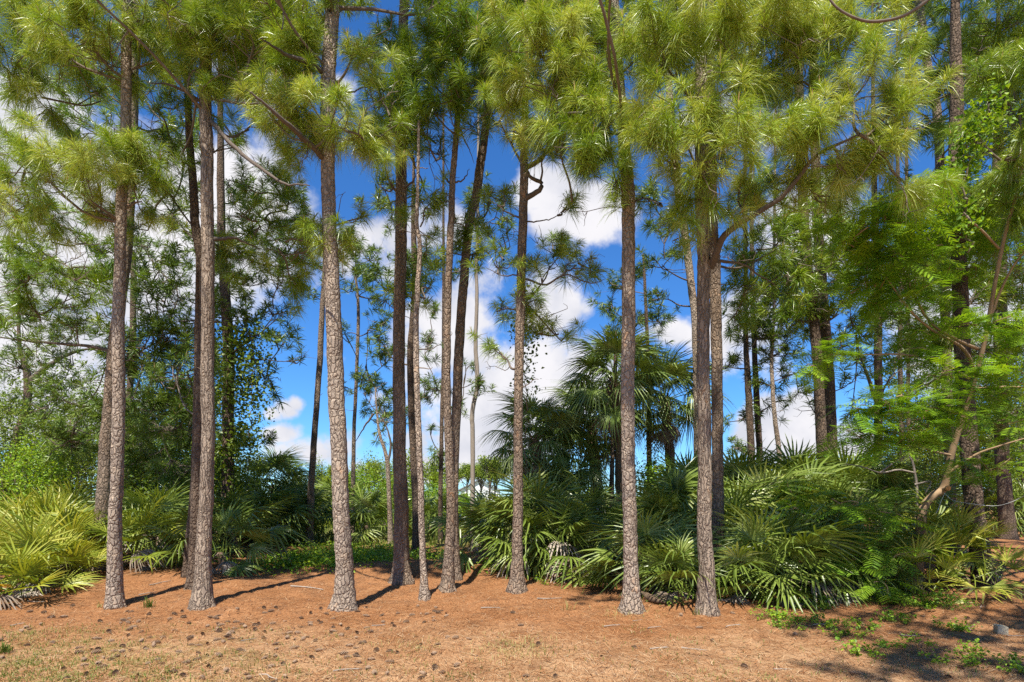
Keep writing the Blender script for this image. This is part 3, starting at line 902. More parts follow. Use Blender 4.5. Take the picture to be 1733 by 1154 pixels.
pine('left one of the slim pair between the ridged pine and the twin trunks', (1273, 925), [(1271, 780), (1266, 650), (1263, 580), (1262, 430)], [14, 12, 9, 7],
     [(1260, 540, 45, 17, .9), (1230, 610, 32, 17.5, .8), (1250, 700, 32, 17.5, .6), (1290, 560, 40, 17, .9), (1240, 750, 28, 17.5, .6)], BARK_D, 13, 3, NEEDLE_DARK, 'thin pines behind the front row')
pine('right one of the slim pair between the ridged pine and the twin trunks', (1292, 920), [(1288, 790), (1280, 660), (1276, 590), (1272, 430)], [12, 10, 9, 7],
     [(1320, 590, 40, 18, .8), (1300, 520, 45, 18, .9), (1340, 540, 45, 18, .9), (1310, 680, 26, 18, .6)], BARK_D, 13, 3, NEEDLE_DARK, 'thin pines behind the front row')
pine('thin wavy lit trunk just left of the big dark twin trunks', (1322, 925), [(1319, 775), (1312, 710), (1306, 623), (1308, 560), (1310, 480)], [9, 8, 6, 5],
     [(1340, 620, 30, 17, .7), (1290, 640, 28, 17, .7), (1350, 660, 24, 17, .5), (1310, 480, 45, 17, 1)], BARK_L, 13, 1, NEEDLE_DARK, 'thin pines behind the front row')
TW = 'big dark twin pine trunks'
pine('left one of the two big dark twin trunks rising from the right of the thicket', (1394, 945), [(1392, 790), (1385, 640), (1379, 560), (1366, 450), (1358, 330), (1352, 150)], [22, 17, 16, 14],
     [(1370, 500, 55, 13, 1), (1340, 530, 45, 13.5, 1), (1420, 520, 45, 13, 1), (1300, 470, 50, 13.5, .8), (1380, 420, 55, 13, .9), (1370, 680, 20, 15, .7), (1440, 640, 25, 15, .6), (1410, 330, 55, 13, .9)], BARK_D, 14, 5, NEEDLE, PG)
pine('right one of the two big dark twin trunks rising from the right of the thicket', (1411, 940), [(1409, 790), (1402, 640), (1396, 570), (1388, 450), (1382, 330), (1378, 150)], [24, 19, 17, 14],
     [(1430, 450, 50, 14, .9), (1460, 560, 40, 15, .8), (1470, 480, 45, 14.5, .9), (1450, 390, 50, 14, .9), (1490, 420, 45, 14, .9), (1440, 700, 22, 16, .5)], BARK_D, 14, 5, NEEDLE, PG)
pine('dark forked pine standing behind the feathery leaved tree', (1487, 920), [(1486, 790), (1487, 680), (1487, 580), (1484, 470), (1480, 330)], [16, 13, 12, 9],
     [(1510, 600, 35, 18, .8), (1480, 530, 45, 18, .9), (1520, 520, 45, 18, .9), (1450, 600, 28, 18, .7), (1540, 420, 50, 18, .9), (1500, 350, 60, 18, .9)], BARK_D, 13, 4, NEEDLE_DARK, 'thin pines behind the front row', limbs=[([(1486, 690, 0), (1470, 640, -.2), (1455, 590, -.4), (1450, 560, -.5)], .07), ([(1486, 690, 0), (1500, 650, .2), (1530, 620, .5)], .05)])
pine('left one of two thin dark pines in the woods behind the feathery leaved tree', (1526, 912), [(1526, 780), (1524, 620), (1524, 480), (1520, 300)], [8, 7, 6],
     [(1540, 560, 40, 21, .9), (1560, 640, 35, 21, .8), (1510, 460, 50, 21, .9), (1560, 480, 50, 21, .9)], BARK_D, 14, 4, NEEDLE_DARK, 'thin pines behind the front row')
pine('right one of two thin dark pines in the woods behind the feathery leaved tree', (1540, 910), [(1538, 780), (1537, 620), (1536, 480), (1534, 300)], [8, 6, 5],
     [(1590, 580, 50, 22, .9), (1600, 460, 55, 22, .9), (1580, 700, 40, 22, .8), (1640, 400, 60, 22, .9)], BARK_D, 14, 4, NEEDLE_DARK, 'thin pines behind the front row')
pine('tall pine at the top right, its bare upper trunk curving above the feathery leaved tree', (1616, 935), [(1610, 850), (1604, 700), (1598, 500), (1587, 225), (1577, 150), (1567, 100), (1557, 20), (1548, -60)], [19, 15, 14, 12, 12],
     [(1650, 60, 90, 12.5), (1720, 50, 80, 12.5), (1620, 130, 50, 13.5, .8), (1690, 150, 70, 13.5), (1600, 30, 40, 13.5, .8), (1560, 350, 50, 14, .9), (1620, 330, 60, 14.5, .9), (1690, 330, 60, 14, .9), (1560, 420, 50, 14, .9), (1640, 200, 60, 14)], BARK_M, 15.5, 5, NEEDLE_DARK, PG)
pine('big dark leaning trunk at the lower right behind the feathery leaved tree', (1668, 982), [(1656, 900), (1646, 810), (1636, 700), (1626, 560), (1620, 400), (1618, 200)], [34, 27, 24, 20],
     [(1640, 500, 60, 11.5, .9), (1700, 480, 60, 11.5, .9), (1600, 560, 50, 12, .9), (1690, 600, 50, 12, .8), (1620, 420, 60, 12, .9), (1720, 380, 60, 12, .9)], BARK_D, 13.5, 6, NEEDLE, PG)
pine('dark pine trunk at the far right edge beside the shaded clearing', (1706, 912), [(1699, 820), (1694, 720), (1692, 500), (1690, 300)], [26, 20, 18],
     [(1710, 680, 50, 19, .9), (1660, 640, 50, 19, .9), (1720, 560, 60, 19, .9), (1650, 700, 40, 19, .8), (1720, 440, 60, 19, .9)], BARK_D, 14, 5, NEEDLE_DARK, PG)
# left and middle background
pine('crooked forked pine at the far left edge above the green shrubs', (18, 905), [(20, 800), (28, 745), (45, 690), (47, 640), (40, 610), (33, 585), (30, 480)], [16, 13, 12, 3],
     [(30, 610, 40, 21, .7), (100, 650, 36, 21, .7), (70, 700, 32, 21, .7), (20, 690, 36, 21, .8), (110, 560, 40, 21, .6), (30, 520, 45, 20, .8), (120, 600, 36, 21, .6)], BARK_D, 9, 0, NEEDLE_DARK, 'pines at the left edge', limbs=[([(46, 648, 0), (75, 625, 0), (104, 604, 0), (150, 590, 0), (190, 600, 0)], .12), ([(47, 640, 0), (38, 610, 0), (33, 585, 0)], .09)])
pine('slender dark pine alone against the blue sky left of the pale tan pine', (523, 921), [(526, 840), (531, 760), (540, 622), (545, 519), (548, 467), (549, 400)], [13, 11, 9, 6],
     [(570, 470, 28, 18, .6), (530, 440, 34, 18, .7), (580, 410, 34, 18, .7), (545, 500, 20, 18, .5), (610, 420, 30, 18, .6)], BARK_M, 13, 2, NEEDLE_DARK, 'thin pines behind the front row', stubs=4)
pine('thin young pine tucked behind the right edge of the pale tan pine', (597, 908), [(598, 761), (604, 622), (606, 519), (602, 470), (602, 440)], [8, 6.5, 5, 2.5],
     [(603, 450, 18, 20, 1), (590, 490, 22, 20, .9), (620, 500, 20, 20, .9), (585, 560, 20, 20, .7), (620, 560, 16, 20, .7), (625, 640, 28, 20, .7), (585, 650, 18, 20, .7), (660, 600, 26, 20, .7), (650, 540, 26, 20, .7), (590, 400, 28, 20, .7), (630, 430, 28, 20, .7), (660, 660, 24, 20, .8), (640, 690, 26, 20, .8)], BARK_M, 5, 0, NEEDLE_DARK, 'thin pines behind the front row')
pine('grey crooked young pine with bare forked top left of the flared brown pine', (661, 922), [(659, 850), (656, 790), (652, 765), (645, 745), (640, 720)], [9, 8, 6, 4],
     [(650, 700, 26, 19, 1), (630, 640, 24, 19, .6), (615, 660, 20, 19, .6), (640, 740, 16, 19, .4)], BARK_L, 5, 0, NEEDLE_DARK, 'thin pines behind the front row', limbs=[([(656, 790, 0), (661, 750, 0), (650, 715, 0), (632, 690, 0)], .05), ([(632, 700, 0), (615, 725, 0), (600, 750, 0)], .04)])
pine('drooping pine limbs and trunk mostly hidden behind the close pair in the middle', (745, 918), [(746, 800), (748, 700), (750, 600), (750, 500)], [8, 7, 5],
     [(735, 650, 26, 19, .8), (725, 670, 20, 19, .7), (780, 680, 18, 19, .6), (740, 760, 20, 19, .8), (720, 580, 22, 19, .7), (735, 520, 22, 19, .6), (790, 620, 16, 19, .6), (700, 690, 18, 19, .7), (785, 450, 24, 19, .6), (730, 450, 26, 19, .7), (720, 640, 18, 19, .6), (728, 720, 12, 19, .5)], BARK_D, 13, 1, NEEDLE_DARK, 'thin pines behind the front row')
pine('dense tree trunk wrapped in climbing ivy left of the blue gap', (386, 935), [(386, 760), (388, 620), (382, 500), (376, 420), (374, 300)], [22, 19, 16, 12],
     [(420, 470, 45, 15.5, .8), (460, 520, 36, 15.5, .6), (480, 570, 30, 15, .6), (500, 610, 22, 15, .6), (440, 560, 30, 15.5, .5), (400, 400, 45, 15.5, .7), (450, 400, 40, 15.5, .6), (340, 440, 40, 15.5, .6), (300, 480, 40, 15.5, .6), (310, 560, 45, 15.5, .8), (460, 660, 18, 15, .5), (330, 380, 40, 15.5, .6), (430, 360, 40, 15, .6), (500, 330, 40, 15, .6), (470, 450, 40, 15, .7), (400, 330, 40, 15.5, .6), (250, 400, 40, 15.5, .6), (280, 500, 45, 15.5, .8), (230, 600, 50, 15.5, .9), (500, 400, 36, 15, .6), (440, 620, 26, 15, .6), (360, 500, 45, 15.5, .8), (420, 530, 40, 15, .6), (340, 580, 50, 15.5, .9), (350, 660, 55, 15.5, .9), (310, 740, 55, 15.5, .9), (420, 740, 40, 15.5, .7)], BARK_D, 13, 2, NEEDLE_DARK, 'pines at the left edge',
     limbs=[([(392, 605, 0), (430, 608, -.2), (470, 612, -.4), (510, 612, -.5)], .03), ([(390, 600, 0), (420, 575, -.2), (450, 555, -.3), (480, 530, -.4)], .04), ([(372, 545, 0), (330, 540, 0), (260, 545, 0)], .04)])
pine('slim dark trunk standing in the shade of the cabbage palms', (1036, 936), [(1036, 800), (1040, 700), (1042, 600)], [9, 8, 6],
     [(1040, 700, 14, 16, .6)], BARK_D, 6, 0, NEEDLE_DARK, 'thin pines behind the front row')
pine('pine just beyond the right edge whose dark boughs fill the upper right corner', (2010, 965), [(2000, 600), (1990, 200)], [30, 24, 20],  # added beyond the frame so its crown shades the clearing
     [(1700, 90, 70, 11, .9), (1730, 230, 60, 11, .9), (1690, 20, 70, 10.5, .9), (1820, 100, 90, 10.5, .9), (1850, 250, 90, 11, .9), (1720, 320, 55, 11.5, .8), (1660, 250, 50, 11, .8)], BARK_M, 14, 8, NEEDLE, PG, over=[(8.8, 7.0, 9.2, .8), (9.6, 8.4, 9.5, .9), (10.2, 6.8, 9.6, .8)])
pine('pine beyond the right edge whose sunlit tufts hang over the lime vine', (1900, 1010), [(1890, 600), (1880, 200)], [30, 24, 20],
     [(1690, 130, 45, 8.4, 1), (1650, 120, 35, 8.4, .8), (1720, 190, 45, 8.4, 1), (1700, 260, 45, 8.2, .9), (1740, 320, 50, 8.4, .9), (1640, 200, 30, 8.4, .7)], BARK_M, 14, 8, NEEDLE, PG)
# the pine just right of the camera whose limbs shade the right foreground
pine('pine beyond the right edge whose bare drooping twig dips into the top right corner', (1733 + 1500, 1154 + 60), [(3240, -200)], [60, 50], [], BARK_M, 13, 0, group='pines at the right edge', d=4.2)


def extra_masses(root_name_label, d0):
    pass


# ------------------------------------------------------------------ overhanging limbs of the right edge pine (shade on the right foreground)
edge = [o for o in COL.objects if o.get('label', '').startswith('pine beyond the right edge')][0]
nb, sb = MB(), MB()
ex = np.array(edge.location)
Wt = np.array([ex + np.array([0, 0, z]) for z in np.linspace(0, 13, 30)])
for (x, y, z, r) in [(3.6, .6, 8.6, .8), (4.8, 1.4, 9.2, .8), (5.8, .6, 8.2, .8), (2.6, 1.6, 9.6, .55), (6.6, 2.2, 9, .8), (5.0, 0, 10, .8), (7.4, 1.6, 8.6, .8), (3.4, 2.0, 10.2, .6), (8.6, 3.2, 9.4, .9), (4.2, 2.6, 10.8, .7), (4.0, 1.9, 8.6, .7), (5.6, 2.5, 9.0, .8), (3.0, 1.1, 9.1, .6), (6.4, 1.4, 9.6, .8), (7.2, 3.2, 9.6, .9), (2.4, .4, 9.0, .6)]:
    foliage_mass(nb, sb, Wt, np.array([x, y, z]), r, 11.5, 1.0, .04, sb)
nb.absorb(sb, 1)
nb.build('crown', [NEEDLE, TWIG], edge)
lb = MB()
pp = catmull([ex + np.array([0, 0, 7.5]), P(1900, -90, 4.8), P(1640, -50, 5.0), P(1560, 8, 5.0), P(1520, 30, 5.0), P(1470, 36, 5.0), P(1430, 22, 5.0), P(1405, 0, 5.0), P(1385, -40, 5.0)], 40)
tube(lb, pp, np.linspace(.02, .007, 40), 6, .05)
lb.build('branch', TWIG, edge, True)

# ------------------------------------------------------------------ fan palms
def fan(nleaf, span, Lp, L, wid, droop, tipd, cup, matl, tone=(0, 1), pr=.011, split=.35, kink=.0):
    mb = MB()
    pet = catmull([(0, 0, 0), (0, Lp * .5, .05 * Lp), (0, Lp, 0)], 6)
    tube(mb, pet, np.linspace(pr, pr * .55, 6), 5, tone=.4)
    hub = np.array([0, Lp, 0.0])
    ss = np.array([.0, .25, .5, .78, 1.0])
    wp = np.array([.22, .85, 1.0, .62, .0]) * wid
    t0 = rnd(tone[0], tone[1])
    for q in range(nleaf):
        f = q / (nleaf - 1) * 2 - 1
        a = math.radians(span / 2) * f + R.normal(0, .02)
        Li = L * (1 - .22 * f * f) * rnd(.88, 1.08)
        u = np.array([math.sin(a), math.cos(a), 0])
        pv = np.array([math.cos(a), -math.sin(a), 0])
        kk = tipd * rnd(.4, 1.6)
        bend = rnd(.45, .75) if R.uniform() < kink else 2
        vs = []
        for s_, w_ in zip(ss, wp):
            c_ = hub + u * Li * s_ + np.array([0, 0, cup * abs(math.sin(a)) * Li * s_ - droop * Li * s_ ** 2 - kk * Li * max(0, s_ - split) ** 2])
            if s_ > bend:
                c_ = hub + u * Li * (bend + (s_ - bend) * .25) + np.array([0, 0, cup * abs(math.sin(a)) * Li * bend - droop * Li * bend ** 2 - Li * (s_ - bend) * .95])
            if w_ > 0:
                vs += [c_ - pv * w_ * .5 + np.array([0, 0, .28 * w_]), c_, c_ + pv * w_ * .5 + np.array([0, 0, .28 * w_])]
            else:
                vs += [c_]
        fs = []
        for e in range(3):
            b0 = e * 3
            fs += [(b0, b0 + 1, b0 + 4, b0 + 3), (b0 + 1, b0 + 2, b0 + 5, b0 + 4)]
        mb.add(vs, [(9, 10, 12), (10, 11, 12)], fs, float(np.clip(t0 * .5 + rnd(0, .55), 0, 1)))
    return mb.mesh('frond', matl)


FAN_G = [fan(int(rnd(17, 23)), rnd(180, 265), rnd(.5, .85), rnd(.58, .76), .040, rnd(.08, .32), rnd(.2, 1.3), rnd(-.1, .3), PALMETTO, kink=.14, split=.3) for _ in range(11)]
FAN_Y = [fan(int(rnd(15, 21)), rnd(150, 230), rnd(.5, .8), rnd(.54, .72), .038, rnd(.0, .14), rnd(.0, .5), rnd(.05, .4), PALMETTO_YELLOW, kink=.08) for _ in range(8)]
FAN_GOLD = [fan(16, 200, .55, .5, .035, .12, .4, .15, PALM_GOLD) for _ in range(2)]
FAN_D = [fan(int(rnd(13, 19)), rnd(110, 190), rnd(.4, .6), rnd(.42, .58), .030, rnd(.2, .6), rnd(.6, 1.4), rnd(0, .2), DEADFROND, kink=.35) for _ in range(5)]
FAN_S = [fan(int(rnd(34, 44)), rnd(230, 300), rnd(.85, 1.15), rnd(.82, 1.0), .036, rnd(.22, .42), rnd(.6, 1.4), rnd(.0, .3), PALM, kink=.25, pr=.016) for _ in range(7)]
FAN_SD = [fan(26, rnd(90, 150), .8, .8, .034, rnd(.5, .8), 1.0, 0, DEADFROND, kink=.4, pr=.016) for _ in range(3)]


def rot(az, el, roll, s):
    return Matrix.Rotation(az, 4, 'Z') @ Matrix.Rotation(el, 4, 'X') @ Matrix.Rotation(roll, 4, 'Y') @ Matrix.Scale(s, 4)


def palmetto(px, py, n, scale, label, hz=.25, fans=None, dead=2, gold=0, group='saw palmettos', front=.0, el=(-22, 82), spread=.15):
    g = ground(px, py)
    root = thing('saw_palmetto', label, 'palmetto', g, group)
    fans = fans or FAN_G
    st_ = MB()
    tube(st_, catmull([g + np.array([.12, .08, -.05]), g + np.array([.03, .03, hz * .5]), g + np.array([0, 0, hz])], 8), np.linspace(.07, .05, 8) * scale, 8, .15)
    st_.build('stem', PALMTRUNK, root, True)
    a0 = rnd(0, 6.28)
    n = int(n * 1.5)
    for q in range(n):
        az = a0 + q * 2.399 + rnd(-.3, .3)
        e = math.radians(el[0] + (el[1] - el[0]) * ((q + .5) / n) + rnd(-8, 8))
        off = Vector((R.normal(0, spread), R.normal(0, spread), hz + .02 * q / n + rnd(-.1, .12) * scale))
        me = fans[int(R.integers(len(fans)))]
        inst('frond', me, root, Matrix.Translation(off) @ rot(az, e, rnd(-.5, .5), scale * rnd(.82, 1.12)))
    for q in range(gold):
        inst('yellowed_frond', FAN_GOLD[q % 2], root, Matrix.Translation((0, 0, hz)) @ rot(rnd(2.6, 3.8), math.radians(rnd(5, 25)), 0, scale))
    for q in range(dead):
        az = rnd(2.1, 4.2)
        inst('dead_frond', FAN_D[int(R.integers(len(FAN_D)))], root, Matrix.Translation((0, 0, hz)) @ rot(az, math.radians(rnd(-38, 8)), rnd(-.4, .4), scale * rnd(.9, 1.2)))
    return root


RG = 'palmettos of the right-hand thicket'
for a in [(1105, 1004, 15, .95, 'dark palmetto on the left flank of the right thicket beside the plated pine', .3, 2),
          (1150, 1018, 13, .8, 'low palmetto between the plated pine and the ridged brown pine', .15, 2),
          (1262, 1012, 14, .9, 'low front palmetto with drooping fans right of the ridged brown pine foot', .2, 3),
          (1322, 1010, 15, .95, 'front palmetto in the middle of the right thicket above bleached fronds', .25, 5),
          (1388, 1005, 14, .95, 'front palmetto at the thicket edge with pale skirt of dead leaves', .25, 6),
          (1452, 1000, 13, .85, 'small drooping palmetto below the feathery sprays left of the crooked trunk', .2, 3),
          (1140, 968, 15, 1.05, 'tall palmetto behind the gap between the plated and the ridged pine', .8, 1),
          (1092, 962, 13, 1.0, 'palmetto in deep shade just left behind the plated pine', .5, 1),
          (1245, 975, 16, 1.1, 'tall palmetto directly right of the ridged brown pine at mid height', .7, 1),
          (1310, 972, 16, 1.1, 'tall palmetto in the heart of the right thicket with glossy fans', .85, 1),
          (1375, 972, 16, 1.1, 'tall palmetto in the right thicket below the big dark twin trunks', .75, 1),
          (1438, 968, 14, 1.05, 'pale striped palmetto between the twin trunks and the crooked trunk', .6, 2),
          (1265, 950, 15, 1.2, 'rear palmetto topping the thicket below the slim pair of trunks', 1.25, 0),
          (1335, 950, 15, 1.2, 'rear palmetto topping the thicket below the thin wavy trunk', 1.3, 0),
          (1430, 948, 14, 1.15, 'rear palmetto topping the thicket right of the twin trunks', 1.15, 0),
          (1500, 950, 14, 1.1, 'shaded palmetto behind the crooked feathery leaved tree', .9, 0),
          (1165, 945, 14, 1.15, 'rear palmetto with tall fans behind the ridged pine, left side', 1.25, 0)]:
    palmetto(a[0], a[1], a[2], a[3], a[4], a[5], FAN_G, a[6], group=RG, el=(-10, 88))
LG = 'yellow-green palmettos at the left edge'
for a in [(8, 1018, 13, .8, 'yellow-green palmetto at the left edge with a golden frond at its foot', .2, 4, 3),
          (58, 1000, 15, .95, 'sunlit palmetto near the left edge above a skirt of grey dead fronds', .3, 8, 0),
          (-10, 975, 15, 1.1, 'tall sunlit palmetto cut off by the left edge', .6, 1, 0),
          (45, 962, 15, 1.05, 'sunlit palmetto at the back of the left clump', .65, 1, 0),
          (105, 975, 15, 1.05, 'sunlit palmetto with upright fans left of the leaning pine', .55, 3, 0),
          (110, 992, 12, .8, 'low sunlit palmetto in front of the leaning pine with frayed dead leaves', .2, 7, 0),
          (20, 1000, 14, .9, 'dense sunlit palmetto second from the left edge at the front', .35, 5, 0),
          (80, 968, 15, 1.1, 'sunlit palmetto with spiky fans in the middle of the left clump', .6, 2, 0),
          (130, 950, 15, 1.15, 'tallest palmetto of the left clump just left of the leaning pine', .75, 1, 0),
          (75, 940, 14, 1.15, 'rear palmetto of the left clump below the green shrubs', .7, 0, 0)]:
    palmetto(a[0], a[1], a[2], a[3] * .92, a[4], a[5] * .55, FAN_Y, a[6], a[7], group=LG, el=(2, 82))
MG = 'palmettos behind the left front pines'
for a in [(228, 965, 12, .9, 'yellowish palmetto right behind the leftmost front pine', .35, 3, FAN_Y),
          (265, 955, 14, 1.0, 'shaded palmetto between the two left front pines above bleached dead leaves', .6, 9, FAN_G),
          (300, 945, 14, 1.0, 'shaded palmetto behind the dark slender trunk at left', .6, 2, FAN_G),
          (372, 965, 13, 1.0, 'palmetto with long arching fans right of the forking grey pine', .35, 2, FAN_G),
          (395, 940, 13, 1.0, 'palmetto in front of the ivy wrapped tree', .6, 1, FAN_G),
          (225, 925, 14, 1.2, 'dim palmetto far behind the leftmost front pine', .9, 0, FAN_G),
          (455, 925, 15, 1.15, 'round palmetto with pale fans below the dark cabbage palm at left', .7, 1, FAN_G),
          (500, 915, 13, 1.2, 'palmetto behind the slender dark pine by the blue gap', .7, 0, FAN_G),
          (620, 915, 13, 1.1, 'small palmetto in the sun gap right of the pale tan pine', .5, 0, FAN_G),
          (575, 910, 13, 1.3, 'palmetto seen half behind the pale tan pine', .7, 0, FAN_G),
          (728, 912, 13, 1.2, 'palmetto peeping out between the thin light pine and the close pair', .5, 0, FAN_G)]:
    palmetto(a[0], a[1], a[2], a[3], a[4], a[5], a[7], a[6], group=MG)
CG = 'palmettos in the middle around the slim brown pine'
for a in [(850, 958, 15, 1.1, 'wide palmetto left of the slim brown pine with spiky fans', .55, 2, FAN_G),
          (905, 962, 16, 1.15, 'large dark palmetto right behind the slim brown pine', .6, 2, FAN_G),
          (960, 972, 15, 1.0, 'palmetto with a bent pale fan and dead skirt right of the slim brown pine', .35, 4, FAN_G),
          (1000, 950, 14, 1.05, 'shaded palmetto below the cabbage palms left of the plated pine', .7, 2, FAN_G),
          (940, 935, 15, 1.2, 'rear palmetto between the slim brown pine and the cabbage palms', 1.1, 0, FAN_G),
          (815, 930, 12, 1.0, 'yellowing palmetto at the left of the middle clump', .35, 3, FAN_Y)]:
    palmetto(a[0], a[1], a[2], a[3], a[4], a[5], a[7], a[6], group=CG)
for a in [(1590, 985, 12, .95, 'yellow-green palmetto with stiff upright fan right of the crooked trunk', .5, 0, FAN_Y),
          (1635, 1005, 11, .85, 'low yellow-green palmetto at the foot of the big leaning trunk', .25, 0, FAN_Y),
          (1560, 1012, 8, .7, 'small palmetto with yellow tips among the weeds by the crooked trunk', .15, 0, FAN_Y),
          (1680, 905, 13, 1.1, 'palmetto in the shaded clearing at the right edge', .6, 2, FAN_G),
          (1735, 905, 13, 1.2, 'palmetto cut off by the right edge in the shaded clearing', .7, 2, FAN_G),
          (1570, 935, 13, 1.1, 'dim palmetto behind the crooked trunk', .7, 0, FAN_G)]:
    palmetto(a[0], a[1], a[2], a[3], a[4], a[5], a[7], a[6], group='palmettos at the right edge')


def sabal(px, py, d, n, scale, label, dead=4):
    C = P(px, py, d)
    g = np.array([C[0] + .2, d, float(gh(C[0] + .2, d))])
    root = thing('cabbage_palm', label, 'palm tree', g, 'cabbage palms')
    st_ = MB()
    tube(st_, catmull([g - np.array([0, 0, .1]), g + (C - g) * .5 + np.array([.08, 0, 0]), C], 26), np.linspace(.17, .13, 26) * scale, 14, .12)
    st_.build('trunk', PALMTRUNK, root, True)
    bt = MB()
    for q in range(26):
        an_ = q * 2.4
        z = -.45 * scale + .55 * scale * q / 26
        o_ = C + np.array([math.cos(an_) * .10 * scale, math.sin(an_) * .10 * scale, z])
        dr = np.array([math.cos(an_), math.sin(an_), 1.3])
        tube(bt, np.array([o_, o_ + unit(dr) * .22 * scale]), [.035 * scale, .015 * scale], 5)
    bt.build('leaf_bases', PALMTRUNK, root)
    rel = Vector(C - g)
    a0 = rnd(0, 6.28)
    for q in range(n):
        az = a0 + q * 2.399
        e = math.radians(-42 + 122 * (q + .5) / n + rnd(-7, 7))
        inst('frond', FAN_S[q % len(FAN_S)], root, Matrix.Translation(rel) @ rot(az, e, rnd(-.4, .4), scale * rnd(.88, 1.1)))
    for q in range(dead):
        inst('dead_frond', FAN_SD[q % 3], root, Matrix.Translation(rel - Vector((0, 0, .15))) @ rot(rnd(1.5, 4.8), math.radians(rnd(-75, -50)), rnd(-.4, .4), scale * rnd(.8, 1)))


sabal(1040, 650, 15.2, 30, .98, 'tallest cabbage palm with hanging fans behind the plated pine', 3)
sabal(1125, 680, 16.5, 28, .98, 'cabbage palm with drooping fans between the plated and the ridged pine', 4)
sabal(905, 745, 15.0, 26, .82, 'cabbage palm directly behind the slim brown pine with brown hanging leaf', 4)
sabal(952, 770, 16.0, 26, .95, 'cabbage palm with rusty heart between the slim brown pine and the tallest palm', 3)
sabal(465, 830, 19.0, 26, .95, 'dark low cabbage palm against the sky at the blue gap on the left', 1)
sabal(1000, 720, 17.5, 24, 1.0, 'shaded cabbage palm hidden among the other palms left of the plated pine', 2)

# ------------------------------------------------------------------ feathery leaved tree on the right
def feather_leaf(npair=11, L=.34, pl=.11):
    mb = MB()
    sp_ = np.linspace(0, 1, 7)
    tube(mb, np.stack([np.zeros(7), L * sp_, -.10 * L * sp_ ** 2], -1), np.linspace(.0025, .001, 7), 3, tone=.6)
    for q in range(npair):
        f = (q + 1.2) / (npair + 1)
        o_ = np.array([0, L * f, -.10 * L * f * f])
        ll = pl * (.55 + .9 * math.sin(math.pi * (f * .8 + .12)) * .6)
        for sgn in (-1, 1):
            dr = unit(np.array([sgn * math.cos(.5), math.sin(.5) + rnd(-.1, .1), -.12 + rnd(-.1, .1)]))
            pv = unit(np.cross(dr, [0, 0, 1]))
            m_ = 8
            tv = np.linspace(.08, 1, m_)
            tn = rnd(0, 1)
            for s2 in (-1, 1):
                b0 = o_ + dr * (ll * tv)[:, None]
                tp = b0 + (dr * .35 + pv * s2 * 1.0) * .0115 * np.sin(np.pi * (tv * .85 + .1))[:, None] ** .6
                wv = dr * .0060
                V = np.stack([b0 - wv, b0 + wv, tp + wv * .5, tp - wv * .5], 1).reshape(-1, 3)
                k = np.arange(m_) * 4
                mb.add(V, None, np.stack([k, k + 1, k + 2, k + 3], -1), tn)
    return np.concatenate(mb.v), np.concatenate(mb.f4), np.concatenate(mb.f3), np.concatenate(mb.t)


FL = [feather_leaf(int(rnd(8, 11)), rnd(.32, .42), rnd(.09, .12)) for _ in range(3)]
g = ground(1549, 990)
dT = g[1]
root = thing('feathery_tree', 'small crooked tree with feathery bright green leaves and tan bark at the right', 'tree', g)
tb = MB()
tube(tb, catmull([g - np.array([0, 0, .1]), P(1553, 950, dT), P(1558, 920, dT), P(1559, 880, dT - .1), P(1563, 858, dT - .1), P(1580, 838, dT - .15), P(1597, 826, dT - .2), P(1605, 790, dT - .3), P(1614, 755, dT - .4), P(1634, 690, dT - .6), P(1650, 640, dT - .8), P(1668, 570, dT - 1), P(1682, 490, dT - 1.2), P(1700, 400, dT - 1.4), P(1722, 320, dT - 1.6), P(1740, 220, dT - 1.8)], 70), np.interp(np.linspace(0, 1, 70), [0, .12, .4, .6, 1], [.115, .08, .062, .042, .016]), 12, .06)
tb.build('trunk', SMOOTHBARK, root, True)
BR = [([(1652, 632, -.8), (1630, 590, -1.3), (1580, 560, -1.7), (1540, 525, -2), (1500, 470, -2.3)], .03),
      ([(1655, 590, -.9), (1620, 575, -1.3), (1570, 540, -1.8), (1520, 440, -2.2), (1490, 400, -2.4)], .026),
      ([(1665, 572, -1), (1690, 500, -1.2), (1715, 450, -1.4), (1740, 420, -1.6)], .026),
      ([(1596, 828, -.2), (1603, 826, -.35), (1608, 826, -.42)], .045),
      ([(1605, 800, -.3), (1650, 770, -.5), (1690, 755, -.7), (1740, 740, -.9)], .026),
      ([(1640, 660, -.7), (1690, 655, -1), (1740, 655, -1.2)], .03),
      ([(1608, 770, -.4), (1570, 760, -.8), (1530, 735, -1.2), (1490, 700, -1.6), (1450, 690, -1.9)], .022),
      ([(1640, 640, -.8), (1590, 612, -1.3), (1530, 600, -1.8), (1470, 600, -2.1), (1400, 600, -2.3)], .022),
      ([(1690, 420, -1.4), (1650, 380, -1.8), (1600, 350, -2.2), (1520, 350, -2.4)], .02)]
for pts_, r_ in BR:
    lb = MB()
    tube(lb, catmull([P(a, b_, dT + c_) for a, b_, c_ in pts_], 18), np.linspace(r_, r_ * .3, 18), 6, .05)
    lb.build('branch', SMOOTHBARK, root, True)
lb = MB()
tube(lb, np.array([P(1603, 826, dT - .46), P(1605, 826, dT - .50)]), [.043, .042], 12)
lb.build('cut_face', plain_mat('fresh_cut_wood', (.55, .26, .10), (.70, .38, .17), 30), root)


